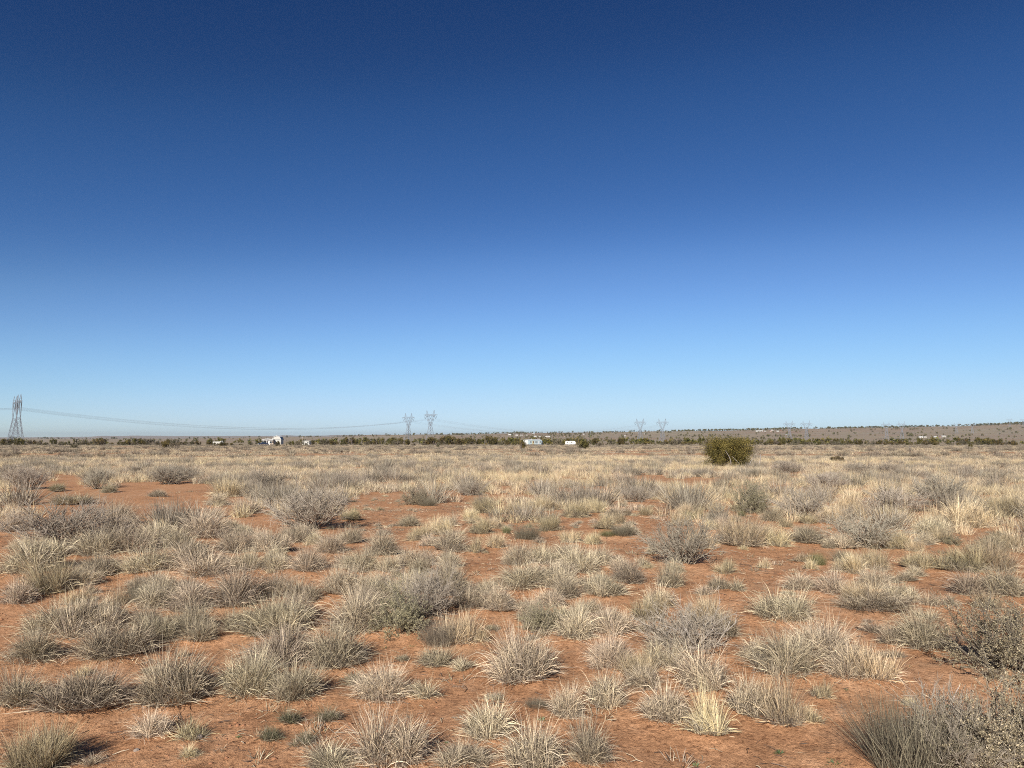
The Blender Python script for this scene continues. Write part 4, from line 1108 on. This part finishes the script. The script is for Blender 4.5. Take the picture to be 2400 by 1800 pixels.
# ---------------------------------------------------------------- homestead
D0 = 400.0
def spot(px, py, Y):
    x, y, _ = at_depth(px, py, Y); return (x, y, tz(x, y))
U = D0 / F      # metres per photo pixel at the homestead

def barn():
    p = spot(648, 1045, 402)
    e = empty('barn', p, R(5), 'tall white gambrel barn with dark right side in the treeline', 'barn')
    W, H, Dp, E = 4.6, 5.0, 6.5, 3.0
    prof = [(-W / 2, 0), (W / 2, 0), (W / 2, E), (W / 2 - .75, E + 1.35), (0, H), (-W / 2 + .75, E + 1.35), (-W / 2, E)]
    MB().prism_y(prof, 0, Dp).build('wall', M['offwhite'], e)
    rp = [(W / 2 + .18, E - .12), (W / 2 - .68, E + 1.45), (0, H + .14), (-W / 2 + .68, E + 1.45), (-W / 2 - .18, E - .12)]
    for a, b, nm in ((0, 1, 'roof_panel'), (1, 2, 'roof_panel'), (2, 3, 'roof_panel'), (3, 4, 'roof_panel')):
        (x0, z0), (x1, z1) = rp[a], rp[b]
        MB().prism_y([(x0, z0), (x1, z1), (x1, z1 + .06), (x0, z0 + .06)], -.25, Dp + .25).build(nm, M['greyroof'] if a in (0, 3) else M['white'], e)
    for i in range(4):
        (x0, z0), (x1, z1) = rp[i], rp[i + 1]
        MB().bar((x0, -.27, z0), (x1, -.27, z1), .16).build('gable_trim', M['white'], e)
    MB().box(-W / 2 + .02, W / 2 - .02, -.04, -.005, E - .06, E + .06).build('band_trim', M['greyroof'], e)
    d = MB().box(-.9, .9, -.05, -.005, .02, 2.3).build('door', M['white'], e)
    MB().box(.7, .78, -.09, -.052, 1.0, 1.15).build('handle', M['dark'], d)
barn()

def farmhouse():
    p = spot(627, 1045, 396)
    e = empty('farmhouse', p, R(12), 'low cream roofed house with dark porch left of the white barn', 'house')
    w = 5.6
    MB().box(-w / 2 + .5, w / 2, 1.6, 5.0, 0, 2.5).build('wall', M['tan'], e)
    MB().prism_y([(-w / 2 - .3, 2.45), (-w / 2 + 1.9, 3.55), (-w / 2 + 1.9, 3.65), (-w / 2 - .35, 2.55)], -.5, 5.3).build('roof_panel', M['white'], e)
    MB().prism_y([(-w / 2 + 1.9, 3.55), (w / 2 + .2, 2.95), (w / 2 + .2, 3.05), (-w / 2 + 1.9, 3.65)], -.5, 5.3).build('roof_panel', M['white'], e)
    MB().prism_y([(-w / 2 + .3, 2.62), (-w / 2 + 1.9, 3.45), (-w / 2 + 3.3, 3.1), (-w / 2 + 3.3, 2.62)], 1.5, 1.58).build('gable', M['brown'], e)
    MB().box(-w / 2 - .2, w / 2 + .1, -.42, -.3, 2.5, 2.95).build('fascia', M['white'], e)
    for x in (-2.3, -.6, .9, 2.3):
        MB().box(x - .07, x + .07, -.4, -.26, 0, 2.5).build('porch_post', M['white'], e)
    f = MB().box(-1.5, -.6, 1.5, 1.59, .9, 2.0).build('window', M['white'], e); MB().box(-1.42, -.68, 1.47, 1.495, 1.0, 1.92).build('pane', M['glass'], f)
    f = MB().box(1.0, 1.9, 1.5, 1.59, .9, 2.0).build('window', M['white'], e); MB().box(1.08, 1.82, 1.47, 1.495, 1.0, 1.92).build('pane', M['glass'], f)
    MB().box(-.3, .5, 1.5, 1.59, 0, 2.05).build('door', M['dark'], e)
farmhouse()

def fridge():
    p = spot(630, 1047, 388)
    e = empty('upright_freezer', p, R(8), 'upright white box standing in front of the low house', 'freezer')
    MB().box(-.5, .5, 0, .8, .06, 2.05).build('cabinet', M['white'], e)
    d = MB().box(-.49, .49, -.06, -.005, .1, 2.02).build('door', M['white'], e)
    MB().box(.38, .43, -.11, -.062, .9, 1.5).build('handle', M['greyroof'], d)
    for sx in (-.42, .42): MB().box(sx - .05, sx + .05, .1, .2, -.05, .059).build('foot', M['dark'], e)
fridge()

def truck():
    p = spot(617, 1047, 386)
    e = empty('pickup_truck', p, R(28), 'dark navy pickup truck parked in front of the low house', 'truck')
    prof = [(-2.5, .45), (2.5, .45), (2.5, 1.05), (.9, 1.1), (.75, 1.15), (.35, 1.75), (-1.0, 1.8), (-1.25, 1.1), (-2.45, 1.05)]
    prof = [(-a, b) for a, b in prof][::-1]
    MB().prism_y(prof, 0, 1.9).build('body', M['navy'], e)
    for (x0, x1) in ((-.62, .2), (.28, 1.0)):
        MB().prism_y([(x0 + (.12 if x0 < 0 else 0), 1.16), (x1, 1.16), (x1, 1.66), (x0 + (.36 if x0 < 0 else 0), 1.66)], -.02, -.005).build('window', M['glass'], e)
    for x in (-1.6, 1.6):
        for y in (.05, 1.85):
            w = MB().cyl((x, y, .38), (0, 1, 0), .38, .24).build('wheel', M['rubber'], e)
            MB().cyl((x, y + (-.125 if y < 1 else .125), .38), (0, 1, 0), .2, .02).build('hubcap', M['steel'], w)
    for y in (.3, 1.6): MB().cyl((-2.51, y, .85), (1, 0, 0), .14, .06).build('headlight', M['lamp'], e)
    MB().box(-2.62, -2.5, .1, 1.8, .4, .6).build('bumper', M['lamp'], e)
truck()

def trailer():
    p = spot(1238, 1044.5, 398)
    e = empty('mobile_home', p, R(42), 'pale mobile home with shaded bluish long side and sunlit white left end', 'mobile home')
    Lx, Wy, H = 10.6, 3.9, 2.75
    MB().box(0, Lx, 0, Wy, .35, H).build('wall', M['shadeblue'], e)
    MB().box(-.03, -.003, -.003, Wy + .003, .33, H + .01).build('end_wall', M['white'], e)  # sunlit brightness of this end put in as white colour
    MB().prism_x([(-.12, H), (Wy / 2, H + .32), (Wy + .12, H), (Wy + .12, H + .1), (Wy / 2, H + .42), (-.12, H + .1)], -.12, Lx + .12).build('roof', M['white'], e)
    MB().box(.05, Lx - .05, .15, Wy - .15, -.3, .34).build('skirt', M['dark'], e)
    MB().box(3.0, 4.6, -.03, -.003, .4, H - .35).build('patch_panel', M['yellowed'], e)
    for x0, x1, z0, z1, mt in ((1.6, 2.3, 1.35, 2.2, 'glass'), (3.5, 4.3, 1.2, 2.2, 'brown'), (5.5, 6.05, 1.1, 2.25, 'glass'), (6.35, 6.9, 1.1, 2.25, 'glass'), (9.3, 10.0, 1.2, 2.25, 'glass')):
        f = MB().box(x0 - .08, x1 + .08, -.06, -.031, z0 - .08, z1 + .08).build('window', M['white'], e)
        MB().box(x0, x1, -.08, -.062, z0, z1).build('pane', M[mt], f)
    d = MB().box(7.6, 8.5, -.07, -.004, .4, 2.35).build('door', M['white'], e)
    MB().box(8.3, 8.36, -.12, -.072, 1.3, 1.45).build('handle', M['dark'], d)
    MB().box(7.4, 8.7, -.9, -.075, -.2, .36).build('step', M['wood'], e)
    MB().box(4.0, 4.4, Wy / 2 - .2, Wy / 2 + .2, H + .43, H + .8).build('roof_vent', M['white'], e)
    MB().box(Lx + .01, Lx + 1.3, .8, Wy - .5, 1.2, 2.2).build('front_box', M['shadeblue'], e)
    q = spot(1271.5, 1045, 396)
    t = empty('water_tank', q, 0, 'black round tank at the right end of the pale mobile home', 'tank')
    MB().cyl((0, 0, .68), (0, 0, 1), .62, 1.3, 20).build('tank_body', M['rubber'], t)
    MB().cyl((0, 0, 1.4), (0, 0, 1), .2, .12, 12).build('lid', M['dark'], t)
trailer()

def camper():
    p = spot(1337, 1045, 400)
    e = empty('camper_trailer', p, R(-6), 'small white camper with rounded end left of a wide juniper', 'camper')
    L = 2.85
    prof = [(-L, .45), (L - .5, .45), (L, 1.0), (L, 1.7), (L - .3, 2.15), (L - .8, 2.35), (-L + .5, 2.35), (-L, 2.0)]
    MB().prism_y(prof, 0, 2.2).build('body', M['white'], e)
    MB().box(-L + .4, L - .6, -.02, -.004, 1.2, 1.32).build('stripe', M['tan'], e)
    for x0, x1 in ((-2.1, -1.2), (.2, 1.1)):
        f = MB().box(x0, x1, -.04, -.004, 1.45, 2.0).build('window', M['offwhite'], e); MB().box(x0 + .06, x1 - .06, -.06, -.042, 1.5, 1.95).build('pane', M['glass'], f)
    MB().box(-.7, -.05, -.05, -.004, .55, 2.1).build('door', M['offwhite'], e)
    for x in (-.4, .45):
        w = MB().cyl((x, .1, .35), (0, 1, 0), .35, .2).build('wheel', M['rubber'], e); MB().cyl((x, -.01, .35), (0, 1, 0), .18, .03).build('hubcap', M['white'], w)
    MB().box(-L - 1.0, -L, .95, 1.15, .45, .58).build('tow_bar', M['dark'], e)
camper()

def van_and_shed():
    p = spot(512, 1046, 404)
    e = empty('white_van', p, R(10), 'white long van half hidden in brush left of the barn', 'van')
    prof = [(-3.1, .4), (3.0, .4), (3.1, .9), (2.7, 1.25), (2.35, 1.3), (2.0, 2.25), (1.0, 2.35), (.95, 2.0), (-3.1, 1.95)]
    MB().prism_y(prof, 0, 2.0).build('body', M['offwhite'], e)
    MB().prism_y([(1.3, 1.35), (2.2, 1.35), (1.92, 2.1), (1.3, 2.12)], -.02, -.004).build('window', M['glass'], e)
    for x in (-2.1, 2.1): MB().cyl((x, .05, .36), (0, 1, 0), .36, .22).build('wheel', M['rubber'], e)
    MB().cyl((3.08, .35, .85), (1, 0, 0), .13, .06).build('headlight', M['lamp'], e)
    p = spot(526.5, 1046, 385)
    b = empty('white_drum', p, 0, 'small white drum at the right end of the half hidden van', 'drum')
    MB().cyl((0, 0, .4), (0, 0, 1), .36, .8, 14).build('shell', M['white'], b); MB().cyl((0, 0, .82), (0, 0, 1), .3, .04, 14).build('lid', M['offwhite'], b)
    p = spot(716, 1046, 403)
    s = empty('white_shed', p, R(-8), 'small white flat roofed shed half hidden by trees right of the barn', 'shed')
    MB().box(-2.1, 2.1, 0, 2.6, 0, 2.1).build('wall', M['offwhite'], s)
    MB().prism_x([(-.25, 2.1), (2.8, 2.3), (2.8, 2.42), (-.25, 2.24)], -2.3, 2.3).build('roof', M['offwhite'], s)
    MB().box(-.4, .45, -.05, -.004, 0, 1.9).build('door', M['white'], s)
    MB().box(1.0, 1.7, -.05, -.004, 1.0, 1.6).build('window', M['glass'], s)
    p = spot(708, 1047, 392)
    q = empty('utility_pole', p, 0, 'thin pale pole standing at the left end of the small white shed', 'pole')
    MB().bar((0, 0, -.2), (0, 0, 4.4), .16, 8).build('post', M['tan'], q); MB().box(-.25, .25, -.12, .12, 4.25, 4.45).build('cap', M['white'], q)
    p = spot(724, 1047, 386)
    c = empty('white_cooler', p, R(12), 'small white box on the grass in front of the shed', 'box')
    MB().box(-.35, .35, -.25, .25, .02, .38).build('case', M['white'], c); MB().box(-.37, .37, -.27, .27, .385, .46).build('lid', M['offwhite'], c)
    p = spot(1407, 1047.5, 352)
    c = empty('pale_tarp_heap', p, R(5), 'pale heap of boards in front of the treeline right of the camper', 'heap')
    MB().prism_y([(-1.0, 0), (1.0, 0), (.7, .35), (.1, .55), (-.6, .3)], -.4, .5).build('tarp', M['offwhite'], c); MB().box(-1.2, .2, -.7, -.45, 0, .15).build('board', M['tan'], c)
van_and_shed()

def fence_post():
    p = unproject(2133, 1066, 20, 300); k = p[1] / F
    e = empty('fence_post', p, .3, 'single thin dark fence post in the grass at the right', 'post')
    MB().bar((0, 0, -.2), (.02, 0, 16 * k), .09, 6).build('post', M['wood'], e); MB().box(-.06, .08, -.06, .06, 16 * k, 16 * k + .04).build('cap', M['steel'], e)
fence_post()

HOUSES = [(1195, 1020, 7, 0), (1211, 1021, 5, 0), (1222, 1021.4, 5, 1), (1234, 1020.8, 4, 0), (1250, 1018, 5, 0), (1254, 1024.2, 6, 0), (1264.5, 1024.4, 5, 1), (1281, 1024.2, 5, 0), (1287, 1024.2, 5, 0),
          (1322, 1023.4, 4, 2), (1368, 1018.6, 4, 0), (1385, 1018.6, 4, 0), (1465, 1022.3, 3, 0), (1510.5, 1018.2, 4, 0), (1777, 1011.5, 9, 0), (1785, 1011.4, 7, 0), (1794, 1011.6, 4, 0), (1810, 1009.6, 6, 0), (1808, 1011.8, 7, 2),
          (1823, 1011.6, 5, 0), (1832, 1010.8, 5, 2), (1844, 1019, 4, 0), (2159.5, 1026.2, 8, 0), (2168.5, 1026, 6, 1), (2193, 1025.4, 6, 1), (2204, 1024.8, 4, 2), (2213, 1024.6, 9, 1)]
ZN = [(1300, 'on the slope above the pale mobile home'), (1520, 'on the slope above the camper'), (1860, 'on the crest right of the broad juniper'), (2400, 'on the far right slope')]
ORDN = ['leftmost', 'second from left', 'third from left', 'fourth from left', 'fifth from left', 'sixth from left', 'seventh from left', 'eighth from left', 'ninth from left', 'tenth from left']
def houses():
    proto = {}
    HS = sorted(HOUSES); seen = {}
    for px, py, w, k in HS:
        p = unproject(px, py, 900, 3650, 1500)
        zt = next(t for lim, t in ZN if px < lim)
        i = seen.get(zt, 0); seen[zt] = i + 1
        lb = '%s far house %s, %s' % (('tiny white', 'tiny pale', 'tiny tan')[k], zt, ORDN[i])
        wm = w / F * p[1]
        e = empty('far_house', p, R(random.uniform(-25, 15)), lb, 'house', 'far houses on the slope')
        hh = min(max(.42 * wm, 3.0), 5.0); wall = M[('white', 'offwhite', 'tan')[k]]
        MB().box(-wm / 2, wm / 2, 0, .6 * wm, -.5, hh * .7).build('wall', wall, e)
        MB().prism_x([(-.4, hh * .7), (.3 * wm, hh + .4), (.6 * wm + .4, hh * .7)], -wm / 2 - .3, wm / 2 + .3).build('roof', M[('white', 'white', 'redroof')[k]], e)
        MB().box(-wm * .1, wm * .08, -.08, -.01, 0, hh * .5).build('door', M['brown'], e)
        for s_ in (-.32, .28): MB().box(wm * s_ - .6, wm * s_ + .6, -.08, -.01, hh * .25, hh * .55).build('window', M['glass'], e)
houses()

# ---------------------------------------------------------------- transmission towers and cables
def tower_proto(loc, rz, label, scale):
    e = empty('lattice_tower', loc, rz, label, 'pylon', 'transmission towers'); e.scale = scale
    LG, BR = .34, .17
    wb, zw, ww = 5.2, 24.0, 1.5            # base half width, waist height, waist half width
    def hw(z): return wb + (ww - wb) * (z / zw)
    m = MB()
    lv = [0, 6.5, 12, 16.5, 20.5, 24]
    cor = [(-1, -1), (1, -1), (1, 1), (-1, 1)]
    for a, b in zip(lv[:-1], lv[1:]):
        for i in range(4):
            c, d = cor[i], cor[(i + 1) % 4]
            A = (c[0] * hw(a), c[1] * hw(a), a); B = (d[0] * hw(a), d[1] * hw(a), a); A2 = (c[0] * hw(b), c[1] * hw(b), b); B2 = (d[0] * hw(b), d[1] * hw(b), b)
            m.bar(A, B2, BR); m.bar(B, A2, BR); m.bar(A2, B2, BR)
    m.build('bracing', M['steel'], e)
    for c in cor:
        MB().bar((c[0] * wb, c[1] * wb, -1.5), (c[0] * ww, c[1] * ww, zw), LG).build('leg', M['steel'], e)
    # the fork
    zt = 38.0
    for s in (-1, 1):
        f = MB()
        for y in (-1, 1):
            f.bar((s * ww, y * ww, zw), (s * 7.6, y * 1.0, zt), LG * .85); f.bar((s * .1, y * ww * .8, zw), (s * 4.9, y * 1.0, zt), LG * .7)
            for k in range(5):
                t, t2 = k / 5, (k + 1) / 5
                o_ = lambda t: (s * (ww + (7.6 - ww) * t), y * (ww + (1 - ww) * t), zw + (zt - zw) * t)
                i_ = lambda t: (s * (.1 + 4.8 * t), y * (ww * .8 + (1 - ww * .8) * t), zw + (zt - zw) * t)
                f.bar(o_(t), i_(t2), BR * .9) if k % 2 else f.bar(i_(t), o_(t2), BR * .9)
        f.build('fork_arm', M['steel'], e)
        p = MB()
        for y in (-1, 1):
            p.bar((s * 7.6, y, zt + 1.6), (s * 7.4, 0, 46.0), LG * .6); p.bar((s * 5.2, y, zt + 1.6), (s * 7.4, 0, 46.0), LG * .6)
        p.bar((s * 6.0, 0, 41.5), (s * 7.5, 0, 42.0), BR)
        p.build('peak', M['steel'], e)
    c = MB()
    AR = 14.0
    for y in (-1, 1):
        c.bar((-8, y, zt), (8, y, zt), LG * .7); c.bar((-8, y, zt + 1.8), (8, y, zt + 1.8), LG * .7)
        for s in (-1, 1):
            c.bar((s * 8, y, zt), (s * AR, 0, zt + 1.2), LG * .6); c.bar((s * 8, y, zt + 1.8), (s * AR, 0, zt + 1.3), LG * .6)
            c.bar((s * 9.8, y * .7, zt + .3), (s * 9.8, y * .7, zt + 1.75), BR); c.bar((s * 8, y, zt + 1.8), (s * 11.5, y * .4, zt + .7), BR)
        for k in range(8):
            x0 = -8 + 2 * k; c.bar((x0, y, zt), (x0 + 2, y, zt + 1.8), BR) if k % 2 else c.bar((x0, y, zt + 1.8), (x0 + 2, y, zt), BR)
    c.build('crossarm', M['steel'], e)
    for xc in (-10.6, 0, 10.6):
        q = MB(); q.bar((xc - 2.6, 0, zt), (xc, 0, zt - 4.6), .26, 6); q.bar((xc + 2.6, 0, zt), (xc, 0, zt - 4.6), .26, 6); q.bar((xc - .5, 0, zt - 4.7), (xc + .5, 0, zt - 4.7), .3)
        q.build('insulator_string', M['insul'], e)
    return e

TW = [  # px of the axis, row of the peak tips, depth, label
    (37, 928, 745, 'left of the two overlapping dark lattice towers at the left edge'), (46, 923.5, 712, 'right and taller of the two overlapping lattice towers at the left edge'),
    (957.5, 968, 1240, 'left of the twin lattice towers in the middle of the horizon'), (1009, 961, 1160, 'right and taller of the twin lattice towers in the middle of the horizon'),
    (1500, 981, 1560, 'left tower of the pair above the slope left of the broad juniper'), (1552, 981, 1540, 'right tower of the pair above the slope left of the broad juniper'),
    (1849.5, 986, 1860, 'left tower of the pair above the slope right of the broad juniper'), (1889.5, 985.5, 1850, 'right tower of the pair above the slope right of the broad juniper'),
    (2077, 988, 2260, 'left tower of the small far pair on the right slope'), (2113, 987.5, 2250, 'right tower of the small far pair on the right slope'),
    (2241, 990, 2900, 'left tower of the faint pair near the right crest'), (2278, 989.5, 2890, 'right tower of the faint pair near the right crest'),
    (2366, 980, 3420, 'left of the tiny forked towers at the right edge of the crest'), (2397, 980, 3400, 'rightmost tiny forked tower at the right edge of the crest')]
def towers():
    ARM = math.atan2(-.62, .78)
    proto = None; T = []
    for px, py, Y, lb in TW:
        x, y, zt = at_depth(px, py, Y)
        zg = tz(x, y)
        k = (zt - zg) / 46.0
        kw = min(max(k, .85), 1.12)
        rz = R(-47) if px < 100 else ARM
        if proto is None: proto = tower_proto((x, y, zg), rz, lb, (kw, kw, k)); o = proto
        else: o = copy_tree(proto, (x, y, zg), rz, lb, 'pylon', 'transmission towers', (kw, kw, k))
        T.append((x, y, zg, kw, k, rz))
        print('TOWER', round(px), round(k, 2))
    def att(t, xc):
        x, y, zg, kw, k, rz = t
        return np.array([x + math.cos(rz) * xc * kw, y + math.sin(rz) * xc * kw, zg + 33.3 * k])
    def cable(a, b, sag, lb, group):
        n = 40; t = np.linspace(0, 1, n + 1)
        P = a[None] * (1 - t)[:, None] + b[None] * t[:, None]; P[:, 2] -= 4 * sag * t * (1 - t)
        V, Q, C = [], [], []
        d = (b - a)[:2]; d = d / np.linalg.norm(d); nrm = np.array([-d[1], d[0], 0])
        ch = np.stack([P + nrm * .22 + np.array([0, 0, 0]), P - nrm * .22, P + np.array([0, 0, -.4])])
        v, q, c = tubes(ch, np.full((3, n + 1), .019), np.ones((3, 3)))
        o = link('power_cable', mesh_np('power_cable', v, q, M['cable'])); tag(o, lb, 'cable', group)
    NM = ['left', 'middle', 'right']
    for side, (i, j, k2) in enumerate(((0, 2, 4), (1, 3, 5))):
        which = ('farther', 'nearer')[side]
        for c, xc in enumerate((-10.6, 0, 10.6)):
            a, b = att(T[i], xc), att(T[j], xc)
            cable(a, b, 17.5, '%s cable bundle of the %s line sagging from left edge towers to twin towers' % (NM[c], which), 'long sagging cables at left')
            dv = (b - a) / np.linalg.norm((b - a)[:2]); q = a - dv * 420; q[2] = a[2] - 6
            cable(q, a, 9, '%s cable bundle of the %s line leaving the picture at the left edge' % (NM[c], which), 'cables leaving at the left edge')
            cable(b, att(T[k2], xc), 19, '%s cable bundle of the %s line descending right from the twin towers' % (NM[c], which), 'cables right of the twin towers')
towers()

# ---------------------------------------------------------------- the air
def haze():
    m, N, L = nt('haze_air')
    out = node(N, 'OutputMaterial'); v = node(N, 'VolumePrincipled')
    v.inputs['Color'].default_value = (.90, .93, 1.0, 1); v.inputs['Density'].default_value = 4.2e-5; v.inputs['Anisotropy'].default_value = .3
    L.new(v.outputs[0], out.inputs['Volume'])
    g = bpy.data.objects['ground'].data
    z = np.empty(len(g.vertices) * 3, np.float32); g.vertices.foreach_get('co', z); z = z[2::3]
    o = MB().box(-18500, 18500, -18500, 18500, float(z.min()) - 1.5, max(float(z.max()), 115.0) + 8).build('haze', m)
    o['kind'] = 'stuff'
haze()
